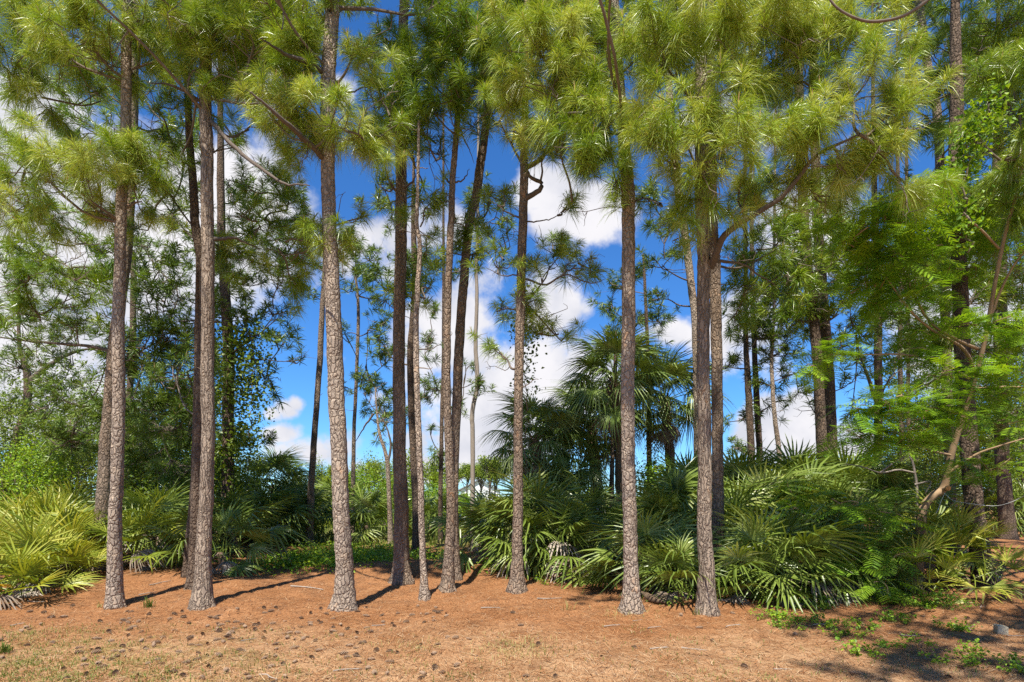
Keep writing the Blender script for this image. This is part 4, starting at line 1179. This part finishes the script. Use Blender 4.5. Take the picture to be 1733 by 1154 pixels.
def feather_mass(mb, sb_, lst, trunkpts=None):
    for (px, py, r, dd, n) in lst:
        n = int(n * (1.5 if py < 780 else 1.2))
        dd = dd + (1.7 if px > 1590 and py < 790 and int(px + py) % 3 else 0)
        C = P(px, py, dd)
        rr_ = r / F * dd
        pts_ = C + ball(n, rr_, .55, .5)
        for p_ in pts_:
            az = R.uniform(0, 6.283)
            M = (Matrix.Rotation(az, 3, 'Z') @ Matrix.Rotation(rnd(-.75, .35), 3, 'X') @ Matrix.Rotation(rnd(-.35, .35), 3, 'Y'))
            Mn = np.array(M) * rnd(.95, 1.4)
            v, f4, f3, tn = FL[int(R.integers(3))]
            mb.add(v @ Mn.T + p_, f3, f4, np.clip(tn * .6 + rnd(-.1, .4), 0, 1))
        for _ in range(max(2, n // 5)):
            a = C + ball(1, rr_, .5)[0]
            e = C + ball(1, rr_, .5)[0]
            tube(sb_, catmull([a, (a + e) / 2 + R.normal(0, .05, 3), e], 6), np.linspace(.009, .003, 6), 4)


nb, sb = MB(), MB()
feather_mass(nb, sb, [(1460, 400, 40, 7.6, 22), (1490, 440, 45, 7.8, 26), (1530, 360, 40, 7.5, 18), (1470, 480, 40, 8, 20), (1500, 510, 40, 8.2, 18), (1430, 370, 22, 7.6, 8), (1600, 400, 45, 8.2, 24), (1640, 350, 50, 7.8, 28), (1690, 330, 45, 7.6, 24), (1570, 370, 35, 8, 14),
                      (1700, 300, 40, 7.4, 18), (1660, 400, 40, 8.2, 18), (1720, 370, 40, 8, 18), (1720, 570, 40, 8, 22), (1690, 545, 30, 8, 12), (1560, 600, 40, 8.4, 18), (1400, 600, 36, 7.7, 16), (1420, 580, 26, 7.8, 10), (1375, 620, 14, 7.6, 4),
                      (1470, 690, 45, 7.8, 26), (1520, 680, 45, 7.9, 26), (1580, 690, 42, 8.2, 24), (1450, 730, 36, 7.9, 18), (1550, 730, 45, 8.2, 24), (1610, 700, 34, 8.4, 14), (1500, 740, 36, 8, 18), (1660, 690, 45, 8.6, 24), (1700, 720, 45, 8.4, 24), (1640, 740, 36, 8.8, 16), (1710, 660, 36, 8.2, 14), (1590, 640, 34, 8.2, 14), (1540, 560, 36, 8.4, 14),
                      (1500, 390, 45, 7.6, 20), (1560, 430, 50, 7.9, 22), (1620, 460, 50, 8, 20), (1700, 440, 50, 8, 22), (1550, 490, 45, 8, 18), (1620, 540, 45, 8.2, 16), (1560, 330, 40, 7.6, 16), (1610, 300, 40, 7.7, 14), (1660, 620, 40, 8.2, 14), (1720, 620, 40, 8.2, 16), (1640, 790, 45, 9, 16), (1700, 790, 45, 9, 16), (1440, 850, 40, 8.4, 16), (1340, 820, 34, 8.6, 12), (1350, 860, 30, 8.6, 8), (1500, 830, 30, 8.6, 8), (1460, 920, 45, 8.7, 18), (1420, 950, 34, 8.7, 12), (1510, 940, 40, 8.8, 14), (1500, 990, 34, 8.4, 10), (1490, 880, 40, 8.6, 12)])
nb.absorb(sb, 1)
nb.build('crown', [FEATHER, SMOOTHBARK], root)

# leafless grey stems beside it
root2 = thing('dead_sapling', 'leafless grey sapling with an arching bare stem left of the crooked tan trunk', 'sapling', ground(1543, 975))
lb = MB()
g2 = np.array(root2.location)
tube(lb, catmull([g2, P(1550, 880, g2[1]), P(1552, 830, g2[1]), P(1545, 785, g2[1]), P(1538, 772, g2[1])], 16), np.linspace(.03, .018, 16), 6, .08)
lb.build('stem', GREYWOOD, root2, True)
for pts_ in ([(1547, 800, 0), (1520, 795, -.2), (1490, 800, -.4), (1460, 790, -.6), (1430, 785, -.7)], [(1548, 820, 0), (1575, 815, -.1), (1566, 835, -.2)], [(1490, 800, -.4), (1510, 785, -.5), (1540, 768, -.6)]):
    lb = MB()
    tube(lb, catmull([P(a, b_, g2[1] + c_) for a, b_, c_ in pts_], 14), np.linspace(.02, .007, 14), 5, .05)
    lb.build('branch', GREYWOOD, root2, True)

# thin white wire from the crooked trunk to the right edge
wb = MB()
tube(wb, catmull([P(1598, 834, 9.55), P(1612, 846, 9.3), P(1640, 852, 9.0), P(1680, 856, 8.7), P(1705, 852, 8.4), P(1735, 838, 8.2), P(1800, 800, 7.6)], 40), .0042, 5)
tube(wb, catmull([P(1599, 834, 9.55), P(1592, 850, 9.5), P(1588, 862, 9.5), P(1584, 868, 9.5)], 10), .0042, 5)
tag(wb.build('wire', plain_mat('pale_wire', (.45, .45, .42), (.65, .65, .62), 30), None, True), 'pale thin wire sagging from the crooked tan trunk to the right edge', 'wire')

# ------------------------------------------------------------------ climbing vines
def vine(label, path, d, n, rad, size, m_, axis_pts=True, hang=.0):
    base = P(*path[0], d)
    base[2] = max(base[2], float(gh(base[0], base[1])))
    root = thing('climbing_vine', label, 'vine', base, 'climbing vines')
    pp = catmull([P(a, b_, d) for a, b_ in path], 40)
    sb_ = MB()
    tube(sb_, pp + R.normal(0, .03, pp.shape), .012, 5)
    sb_.build('stem', TWIG, root)
    C = []
    for _ in range(max(4, n // 45)):
        o_ = pp[int(R.integers(3, 40))] + ball(1, rad, 1.0, .6)[0] * np.array([1, .8, .8])
        C.append(o_ + R.normal(0, rad * .30, (45, 3)) * np.array([1, .8, 1 + hang]))
    lb_ = MB()
    leaves(lb_, np.concatenate(C), size, .4, .8)
    lb_.build('foliage', m_, root)


vine('dense dark ivy column on the tree left of the blue gap', [(386, 935), (386, 800), (390, 650), (380, 500)], 15.0, 3400, .72, .11, BROAD, hang=.3)
vine('ivy sprays hanging toward the blue gap right of the ivy wrapped tree', [(420, 800), (425, 700), (430, 600), (420, 560)], 14.6, 1500, .55, .09, BROAD, hang=.5)
vine('thin leafy vine draped beside the slim brown pine', [(889, 930), (889, 760), (889, 620), (888, 480)], 12.5, 900, .38, .075, BROAD, hang=.6)
vine('bright lime vine hanging over the pine boughs at the top right', [(1640, 420), (1630, 330), (1645, 240), (1690, 160)], 7.6, 1100, .30, .065, LIME, hang=.4)
vine('leafy creeper rising in the shade between the palms and the plated pine', [(1100, 930), (1105, 850), (1110, 790)], 14.5, 700, .4, .10, LIME)

# ------------------------------------------------------------------ shrubs and far trees
def shrub(label, px, py, topy, wpx, m_, n, size, d=None, name='shrub', cat='shrub', group='shrubs behind the pines', up=.6):
    g = ground(px, py) if d is None else np.array([(px - CX) / F * d, d, float(gh((px - CX) / F * d, d))])
    d = g[1]
    H = EYE - (topy - HY) / F * d - g[2]
    rx = wpx * .5 / F * d
    root = thing(name, label, cat, g, group)
    sb_, lb_ = MB(), MB()
    C = []
    n, size = int(n * 2.4), size * .72
    ncl = max(6, n // 90)
    for _ in range(ncl):
        q = ball(1, 1, 1, .4)[0]
        o_ = g + np.array([q[0] * rx, q[1] * rx * .8, H * (.55 + .42 * q[2])])
        limb(sb_, g + np.array([R.normal(0, .05), 0, .05]), o_, .014 + .002 * H, .005, 0, .06, 6, 4)
        C.append(o_ + R.normal(0, 1, (n // ncl, 3)) * np.array([rx * .2, rx * .2, H * .09]))
    C = np.concatenate(C)
    C[:, 2] = np.maximum(C[:, 2], g[2] + .03)
    leaves(lb_, C, size, up)
    lb_.absorb(sb_, 1)
    lb_.build('foliage', [m_, TWIG], root)


for a in [('bright green broadleaf shrub behind the left clump of palmettos', 50, 930, 745, 110, LIME, 1800, .12),
          ('dark shrub at the far left edge under the crooked pine', -10, 925, 660, 130, BROAD, 2200, .13),
          ('dense dark shrub left of the leaning pine at head height', 130, 920, 690, 110, BROAD, 2200, .13),
          ('shadowy shrub between the two left front pines', 265, 925, 740, 110, BROAD, 2400, .12),
          ('dark shrub behind the forking grey pine', 350, 925, 720, 100, BROAD, 2000, .12),
          ('yellowish shrub at the foot of the ivy wrapped tree', 415, 925, 790, 70, BROAD, 1200, .10),
          ('light green shrub in the shade right of the plated pine', 1105, 925, 770, 70, LIME, 900, .11),
          ('light green bush deep between the palms and the plated pine', 1010, 915, 790, 70, LIME, 900, .13),
          ('sunlit bush far behind the right thicket at horizon height', 1430, 895, 780, 100, FARLEAF, 1500, .20),
          ('dark understory bush behind the crooked tan trunk', 1580, 915, 720, 110, BROAD, 2400, .14),
          ('dark understory bush left of the far right trunk', 1650, 905, 720, 100, BROAD, 2400, .16),
          ('dark understory bush at the right edge behind the clearing', 1745, 900, 690, 110, BROAD, 2400, .17),
          ('tall dark shrub under the long bare limb at the left edge', 75, 900, 600, 150, BROAD, 3600, .17),
          ('tall dark shrub between the leaning pine and the forking grey pine', 225, 900, 610, 140, BROAD, 3600, .17),
          ('tall dark shrub directly left of the ivy wrapped tree', 330, 900, 620, 130, BROAD, 3600, .17),
          ('low dark shrub behind the leftmost palmettos', 20, 925, 790, 120, BROAD, 1800, .13),
          ('low dark shrub behind the bleached fronds at left', 250, 935, 800, 120, BROAD, 1800, .12),
          ('low dark shrub under the dark cabbage palm at left', 430, 928, 830, 90, BROAD, 1500, .12),
          ('low dark shrub right of the dark cabbage palm', 505, 918, 840, 80, BROAD, 1300, .12),
          ('sunny green shrub just right of the pale tan pine', 620, 900, 795, 80, LIME, 1100, .14),
          ('sunny green shrub left of the thin light pine', 665, 897, 790, 70, LIME, 1000, .14),
          ('sunny green shrub between the thin light pine and the close pair, low', 740, 897, 815, 70, LIME, 1000, .14),
          ('sunny green shrub right of the close pair', 790, 900, 835, 60, LIME, 900, .13),
          ('tall dark shrub filling the woods behind the feathery tree', 1560, 890, 560, 150, BROAD, 3600, .19),
          ('tall dark shrub filling the woods at the right edge', 1700, 890, 520, 160, BROAD, 3800, .19),
          ('low dark bush along the back of the shaded clearing', 1720, 893, 800, 120, BROAD, 1600, .15),
          ('low dark bush behind the right thicket of palmettos', 1380, 905, 800, 130, BROAD, 1600, .14),
          ('low dark bush behind the ridged brown pine', 1230, 915, 800, 110, BROAD, 1500, .13),
          ('shadowed bush behind the big dark twin trunks', 1500, 900, 730, 90, BROAD, 1500, .16)]:
    shrub(*a)
YG = 'young pines in the sunny meadow'
for q, a in enumerate([(560, 888, 790, 'sunlit young pine bush left of the pale tan pine in the meadow'), (635, 886, 776, 'round sunlit young pine left of the flared brown pine'), (655, 893, 815, 'low sunlit young pine bush beside the grey crooked pine'), (735, 884, 800, 'sunlit young pine between the thin light pine and the close pair'),
                       (785, 888, 835, 'low sunlit young pine between the close pair and the wavy sapling'), (815, 893, 845, 'low bush of young pine left of the middle palmettos'), (610, 895, 830, 'young pine behind the pale tan pine, low and bright'), (545, 893, 815, 'bright young pine right of the slender dark pine'), (675, 889, 800, 'bright young pine hidden behind the flared brown pine'), (700, 892, 815, 'bright young pine behind the thin light pine'), (765, 890, 815, 'bright young pine behind the close pair'), (590, 886, 800, 'tall bright young pine right behind the pale tan pine')]):
    px, py, ty, lab = a
    g = ground(px, py)
    root = thing('young_pine', lab, 'young pine', g, YG)
    H = EYE - (ty - HY) / F * g[1] - g[2]
    sb_, nb_ = MB(), MB()
    tube(sb_, np.array([g, g + np.array([0, 0, H * .95])]), [.05, .015], 6)
    n = 70
    f = R.uniform(.08, 1, n)
    an_ = R.uniform(0, 6.28, n)
    rr_ = (1 - f) ** .6 * H * .48 * R.uniform(.5, 1, n)
    C = g + np.stack([np.cos(an_) * rr_, np.sin(an_) * rr_, f * H], -1)
    for c_ in C:
        tube(sb_, np.array([[g[0], g[1], max(g[2] + .1, c_[2] - .25)], c_]), [.018, .008], 4)
    A = unit(np.stack([np.cos(an_) * .6, np.sin(an_) * .6, np.full(n, 1.0)], -1))
    needles(nb_, C, A, 34, .34, .024, .25, tmax=100, back=.35)
    nb_.absorb(sb_, 1)
    nb_.build('foliage', [NEEDLE_YOUNG, TWIG], root)


def far_tree(px, ty, wpx, d, label, bare=.45, m_=FARLEAF):
    g = np.array([(px - CX) / F * d, d, float(gh((px - CX) / F * d, d))])
    H = EYE - (ty - HY) / F * d - g[2]
    rx = wpx * .5 / F * d
    root = thing('far_tree', label, 'tree', g, 'far trees beyond the meadow')
    tb_, lb_ = MB(), MB()
    tube(tb_, catmull([g, g + np.array([R.normal(0, .1), 0, H * .5]), g + np.array([0, 0, H * .93])], 8), np.linspace(.02 * H, .006 * H, 8), 7, .05)
    C = []
    for _ in range(30):
        q = ball(1, 1, 1, .45)[0]
        o_ = g + np.array([q[0] * rx, q[1] * rx, H * (bare + (1 - bare) * (.5 + .45 * q[2]))])
        limb(tb_, g + np.array([0, 0, H * rnd(.35, .8)]), o_, .008 * H, .003 * H, 0, .06, 5, 4)
        C.append(o_ + R.normal(0, 1, (95, 3)) * np.array([rx * .2, rx * .2, H * (1 - bare) * .10]))
    leaves(lb_, np.concatenate(C), .014 * H + .10, .7, .8)
    tb_.build('trunk', TWIG, root)
    lb_.build('crown', m_, root)


for a in [(545, 775, 45, 62, 'round far tree just left of the pale tan pine on the horizon', .25), (600, 790, 40, 70, 'far tree peeping out right of the pale tan pine', .25),
          (625, 772, 55, 58, 'broad far tree left of the flared brown pine', .2), (660, 780, 36, 66, 'far tree directly left of the flared brown pine trunk', .3),
          (700, 760, 44, 60, 'far tree between the flared brown pine and the thin light pine', .2), (735, 762, 46, 60, 'bright far tree between the thin light pine and the close pair', .25),
          (790, 780, 46, 70, 'far flat crowned pine right of the close pair', .62), (815, 785, 40, 74, 'far flat crowned pine in front of the white house', .6),
          (840, 775, 46, 66, 'far tree with bare stem at the left edge of the middle palms', .5), (770, 790, 34, 80, 'small far tree right behind the close pair', .55), (830, 770, 40, 62, 'far airy tree above the white house', .55),
          (1440, 785, 60, 60, 'far tree behind the right of the twin trunks', .2), (1345, 790, 60, 60, 'far tree left of the twin trunks on the horizon', .2), (1250, 790, 60, 60, 'far tree seen right of the ridged pine on the horizon', .2), (1140, 800, 60, 60, 'far tree seen between the cabbage palms and the ridged pine', .2), (500, 800, 60, 66, 'far tree behind the dark low cabbage palm', .2),
          (30, 720, 110, 50, 'broad far tree behind the left edge shrubs', .1), (130, 700, 100, 48, 'broad far tree behind the leaning pine at left', .1), (250, 700, 100, 50, 'far tree mass behind the two left front pines', .1), (370, 720, 90, 52, 'far tree behind the ivy wrapped tree', .1),
          (1540, 700, 100, 45, 'far tree behind the crooked feathery tree', .1), (1640, 660, 110, 42, 'far dark tree behind the big leaning trunk', .1), (1730, 640, 110, 42, 'far dark tree at the right edge', .1)]:
    far_tree(*a)

# white house far behind
hd = 95.0
hb = np.array([(812 - CX) / F * hd, hd, 0])
root = thing('house', 'white gabled house far away between the wavy sapling and the palms', 'house', hb)


def box(mb, lo, hi):
    x0, y0, z0 = lo
    x1, y1, z1 = hi
    v = [(x0, y0, z0), (x1, y0, z0), (x1, y1, z0), (x0, y1, z0), (x0, y0, z1), (x1, y0, z1), (x1, y1, z1), (x0, y1, z1)]
    mb.add(v, None, [(0, 3, 2, 1), (4, 5, 6, 7), (0, 1, 5, 4), (1, 2, 6, 5), (2, 3, 7, 6), (3, 0, 4, 7)])


wl = MB()
x0, x1, zt, za_ = hb[0] - 3.2, hb[0] + 3.2, 2.7, 4.3
wl.add([(x0, hd, 0), (x1, hd, 0), (x1, hd, zt), (x0, hd, zt), (hb[0], hd, za_), (x0, hd + 9, 0), (x1, hd + 9, 0), (x1, hd + 9, zt), (x0, hd + 9, zt), (hb[0], hd + 9, za_)],
       [(3, 2, 4), (7, 8, 9)], [(0, 1, 2, 3), (1, 6, 7, 2), (5, 0, 3, 8), (6, 5, 8, 7)])
wl.build('wall', plain_mat('white_siding', (.74, .74, .73), (.84, .84, .83), 3, .7, .05), root)
rf = MB()
for sg in (-1, 1):
    e0 = np.array([hb[0] + sg * 3.7, hd - .4, zt - .2])
    rdg = np.array([hb[0], hd - .4, za_ + .06])
    up_ = np.array([0, 0, .16])
    bk = np.array([0, 9.8, 0])
    rf.add([e0, rdg, rdg + bk, e0 + bk, e0 + up_, rdg + up_, rdg + bk + up_, e0 + bk + up_], None, [(0, 1, 2, 3), (4, 5, 6, 7), (0, 1, 5, 4), (3, 2, 6, 7), (0, 3, 7, 4)])
rf.build('roof', plain_mat('grey_shingle', (.20, .20, .21), (.30, .30, .31), 4), root)
wn = MB()
box(wn, (hb[0] - .5, hd - .06, 1.0), (hb[0] + .5, hd - .003, 2.2))
wn.build('window', plain_mat('window_glass', (.10, .12, .15), (.16, .18, .22), 2, .15, 0), root)

# ------------------------------------------------------------------ things lying on the ground
def cone_mesh(open_):
    mb = MB()
    L = .085
    tube(mb, np.array([[0, -L * .5, 0], [0, -L * .2, 0], [0, L * .2, 0], [0, L * .5, 0]]), [.010, .016, .012, .004], 7, tone=.2)
    for q in range(64):
        f = q / 64
        a = q * 2.39996
        y = -L * .5 + L * f
        r = .030 * math.sin(math.pi * min(1, f * .78 + .22)) ** .8 * (1.15 if open_ else .8)
        u = np.array([math.cos(a), 0, math.sin(a)])
        s_ = np.array([-math.sin(a), 0, math.cos(a)])
        b0 = np.array([0, y, 0]) + u * .006
        tp = np.array([0, y + (.008 if open_ else .018), 0]) + u * r
        w_ = .0085 * (1 - .4 * f)
        mb.add([b0 - s_ * w_ * .4, b0 + s_ * w_ * .4, tp + s_ * w_, tp - s_ * w_, tp + np.array([0, .006, 0]) + u * .003], [(3, 2, 4)], [(0, 1, 2, 3)], [.1, .1, .85, .85, 1])
    return mb.mesh('pine_cone', CONE)


CONES = [cone_mesh(True), cone_mesh(True), cone_mesh(False)]
pos_ = []
clus = [ground(*c_) for c_ in [(230, 1050), (350, 1075), (470, 1065), (540, 1060), (120, 1050), (300, 1090), (400, 1110), (180, 1100), (600, 1110), (690, 1060), (60, 1045), (520, 1090), (250, 1125), (420, 1060), (345, 1045), (700, 1040)]]
while len(pos_) < 235:
    u_ = R.uniform()
    if u_ < .5:
        c_ = clus[int(R.integers(len(clus)))]
        x, y = c_[0] + R.normal(0, .32), c_[1] + R.normal(0, .30)
    elif u_ < .9:
        px, py = R.uniform(-10, 760), 1025 + 128 * R.uniform() ** .9
        g = ground(px, py)
        x, y = g[0], g[1]
    else:
        px, py = R.uniform(700, 1733), R.uniform(1035, 1150)
        g = ground(px, py)
        x, y = g[0], g[1]
    if y < 4.7 or y > 9.2:
        continue
    if any((x - a) ** 2 + (y - b_) ** 2 < .0064 for a, b_ in pos_):
        continue
    pos_.append((x, y))
for q, (x, y) in enumerate(pos_):
    o = bpy.data.objects.new('pine_cone', CONES[q % 3])
    COL.objects.link(o)
    s_ = rnd(.55, .92)
    o.scale = (s_ * .85, s_ * 1.1, s_ * .85)
    o.rotation_euler = (rnd(-.35, .35), rnd(0, 6.28), rnd(0, 6.28))
    o.location = (x, y, float(gh(x, y)) + .018 * s_)
    tag(o, 'small brown and grey pine cone lying on the pine straw in front of the trees', 'pine cone', 'fallen pine cones')

STICKS = [(1105, 1063, .35, 'short pale stick lying on the straw below the gap right of the plated pine'), (1176, 1101, .33, 'straight pale stick lying in the sun in the right foreground'), (640, 1060, .3, 'grey stick near the scattered cones right of the pale tan pine'),
          (1075, 1052, .14, 'upright looking pale twig stub near the foot of the plated pine'), (1035, 1060, .3, 'curved thin twig left in front of the plated pine'), (1540, 1078, .3, 'white stick lying in the shade among the right weeds'), (1640, 1064, .55, 'long grey stick in the shade near the concrete block'),
          (1118, 1098, .3, 'bleached wood chip in the sunny middle foreground'), (520, 995, .9, 'long thin branch lying on the straw left of the pale tan pine'), (250, 1004, .35, 'short stick beside the grass tuft at left'), (455, 1147, .3, 'pale stick at the bottom edge left of centre'), (590, 1135, .35, 'brown stick at the bottom edge under the pale tan pine'),
          (30, 1058, .2, 'short grey stick near the left edge'), (930, 1015, .5, 'thin twig on the straw right of the slim brown pine'), (760, 985, .35, 'twig in the shade behind the close pair'), (990, 985, .4, 'bleached twig in the shadow under the middle palmettos'), (1390, 1058, .35, 'dark twig among the weeds of the right foreground'),
          (1720, 1078, .3, 'short stick right of the concrete block at the edge'), (1660, 1030, .25, 'splintered pale stick on the sunlit straw at the right'), (830, 1030, .4, 'thin twig on the straw between the close pair and the slim brown pine'), (60, 1020, .4, 'grey stick at the foot of the left dead fronds'), (270, 985, .5, 'bleached grey log stub between the left front pines'),
          (1240, 1060, .25, 'small twig right of the ridged pine foot'), (1320, 1135, .2, 'short twig in the lower right foreground'), (420, 1085, .25, 'small twig among the cones at left')]
for q, (px, py, L, lab) in enumerate(STICKS):
    g = ground(px, py)
    L *= .72
    a = rnd(-.5, .5) if q % 3 else rnd(.6, 1.2)
    dr = np.array([math.cos(a), math.sin(a), 0])
    mb = MB()
    pts_ = np.array([g + dr * L * f + np.array([R.normal(0, .012), R.normal(0, .012), 0]) for f in (-.5, -.2, .1, .5)])
    pts_[:, 2] = gh(pts_[:, 0], pts_[:, 1]) + .016
    r_ = .005 + .012 * L
    tube(mb, catmull(pts_, 9), np.linspace(r_, r_ * .5, 9), 6, .08, tone=rnd(.3, 1))
    f0 = pts_[2]
    tube(mb, np.array([f0, f0 + np.array([dr[1] * .06, -dr[0] * .06, .012]) + dr * .05]), [r_ * .5, r_ * .25], 4, tone=.6)
    tag(mb.build('stick', GREYWOOD, None, True), lab, 'stick', 'sticks on the ground')

# chunk of pale concrete at the right
g = ground(1694, 1072)
mb = MB()
ang = -.35
pr_ = [(-.055, 0), (.055, 0), (.055, .075), (.048, .10), (.03, .112), (-.055, .112)]
V = [(x, -.06, z) for x, z in pr_] + [(x, .06, z) for x, z in pr_]
V = np.array(V) + R.normal(0, .002, (12, 3))
ca, sa = math.cos(ang), math.sin(ang)
V = np.stack([V[:, 0] * ca - V[:, 1] * sa, V[:, 0] * sa + V[:, 1] * ca, V[:, 2] - .012], -1) + g
mb.add(V, [(0, 1, 2), (0, 2, 3), (0, 3, 4), (0, 4, 5), (6, 8, 7), (6, 9, 8), (6, 10, 9), (6, 11, 10)], [(q, q + 6, (q + 1) % 6 + 6, (q + 1) % 6) for q in range(6)])
blk = mb.build('concrete_block', plain_mat('pale_concrete', (.36, .31, .21), (.52, .46, .33), 25, .9, .4))
bv = blk.modifiers.new('bevel', 'BEVEL')
bv.width = .006
bv.segments = 2
tag(blk, 'small pale concrete block with a rounded edge on the straw at the right edge', 'concrete block')

# fallen brown frond by the plated pine
g = ground(1105, 1022)
mb = MB()
q_ = catmull([g + np.array([-.15, .1, .16]), g + np.array([0, 0, .07]), g + np.array([.18, -.08, .03])], 10)
tube(mb, q_, [.012, .03, .05, .06, .06, .055, .045, .035, .02, .008], 6, .1, tone=.2)
tag(mb.build('fallen_frond_sheath', PALMTRUNK, None, True), 'curved brown frond sheath fallen at the right foot of the plated pine', 'fallen frond')

# weeds, each clump a plant
WEEDS = [(1310, 1045, .16, 260, 'low bright weed left end of the weed row below the thicket'), (1375, 1030, .17, 300, 'weed clump below the pale dead fronds of the thicket'), (1360, 1052, .14, 200, 'weed clump in the shade below the middle of the thicket'), (1330, 1065, .12, 160, 'small yellow-green weed in front of the weed row'),
         (1428, 1078, .16, 220, 'weed clump in the middle of the shaded right foreground'), (1400, 1060, .12, 140, 'small weed between the two shaded weed clumps'), (1470, 1065, .13, 150, 'weed sprig below the feathery sprays'), (1525, 1055, .17, 260, 'yellow-green weed in front of the crooked tan trunk'), (1545, 1025, .26, 620, 'leafy bush of weeds at the foot of the crooked tan trunk'), (1580, 1030, .26, 600, 'big glossy weed right of the crooked trunk foot'),
         (1500, 1020, .18, 300, 'weed clump left of the crooked trunk foot'), (1610, 1066, .14, 200, 'weed patch left of the concrete block in the shade'), (1460, 1108, .15, 220, 'weed clump near the bottom at the right'), (1615, 1125, .14, 180, 'pale weed rosette near the bottom right'), (1728, 1130, .17, 260, 'bright weed at the bottom right corner'), (1500, 1098, .10, 80, 'single small sprig in the shaded right foreground'),
         (930, 990, .16, 110, 'bright seedling right of the slim brown pine foot'), (1650, 1105, .12, 110, 'low weed in the dappled shade near the right corner'), (1640, 1070, .10, 90, 'tiny weed beside the long grey stick'), (220, 945, .22, 160, 'green seedling at the foot of the leaning pine'), (1555, 1090, .10, 80, 'tiny weed below the white stick')]
for px, py, r_, n, lab in WEEDS:
    g = ground(px, py)
    root = thing('weed', lab, 'weed', g, 'weeds in the straw')
    sb_, lb_ = MB(), MB()
    n_ = max(5, n // 16)
    C = []
    for _ in range(n_):
        an_ = rnd(0, 6.28)
        rr_ = r_ * math.sqrt(R.uniform()) * 1.5
        tip = g + np.array([math.cos(an_) * rr_ * 1.5, math.sin(an_) * rr_, 0])
        tip[2] = gh(tip[0], tip[1]) + r_ * rnd(.2, .85)
        pts_ = catmull([g + (tip - g) * np.array([.4, .4, 0]) + np.array([0, 0, .0]), g + (tip - g) * np.array([.8, .8, .7]), tip], 6)
        tube(sb_, pts_, .0025, 3)
        for _2 in range(16):
            C.append(pts_[int(R.integers(1, 6))] + R.normal(0, .022, 3) + np.array([0, 0, .008]))
    C = np.array(C)
    C[:, 2] = np.maximum(C[:, 2], gh(C[:, 0], C[:, 1]) + .012)
    leaves(lb_, C, .036, .9, .75)
    lb_.absorb(sb_, 1)
    lb_.build('foliage', [LIME, GRASS], root)
for px, py, lab, h in [(250, 1028, 'bright green grass tuft alone on the straw right of the leftmost front pine', .17), (168, 1028, 'tiny grass sprig left of the leftmost front pine foot', .13), (1180, 1032, 'dry blond grass tuft left of the ridged pine foot', .12), (958, 1032, 'pale dry sprig in the shade left of the plated pine', .14), (8, 1105, 'grass clump at the left edge of the foreground', .14)]:
    g = ground(px, py)
    mb = MB()
    n = 46 if 'alone' in lab or 'clump' in lab else 12
    blades(mb, on_ground(g[0] + R.normal(0, .035, n), g[1] + R.normal(0, .03, n)), h, .0045, .25 if 'green' in lab or 'clump' in lab else .8, .7)
    tag(mb.build('grass_tuft', GRASS), lab, 'grass tuft', 'grass tufts')
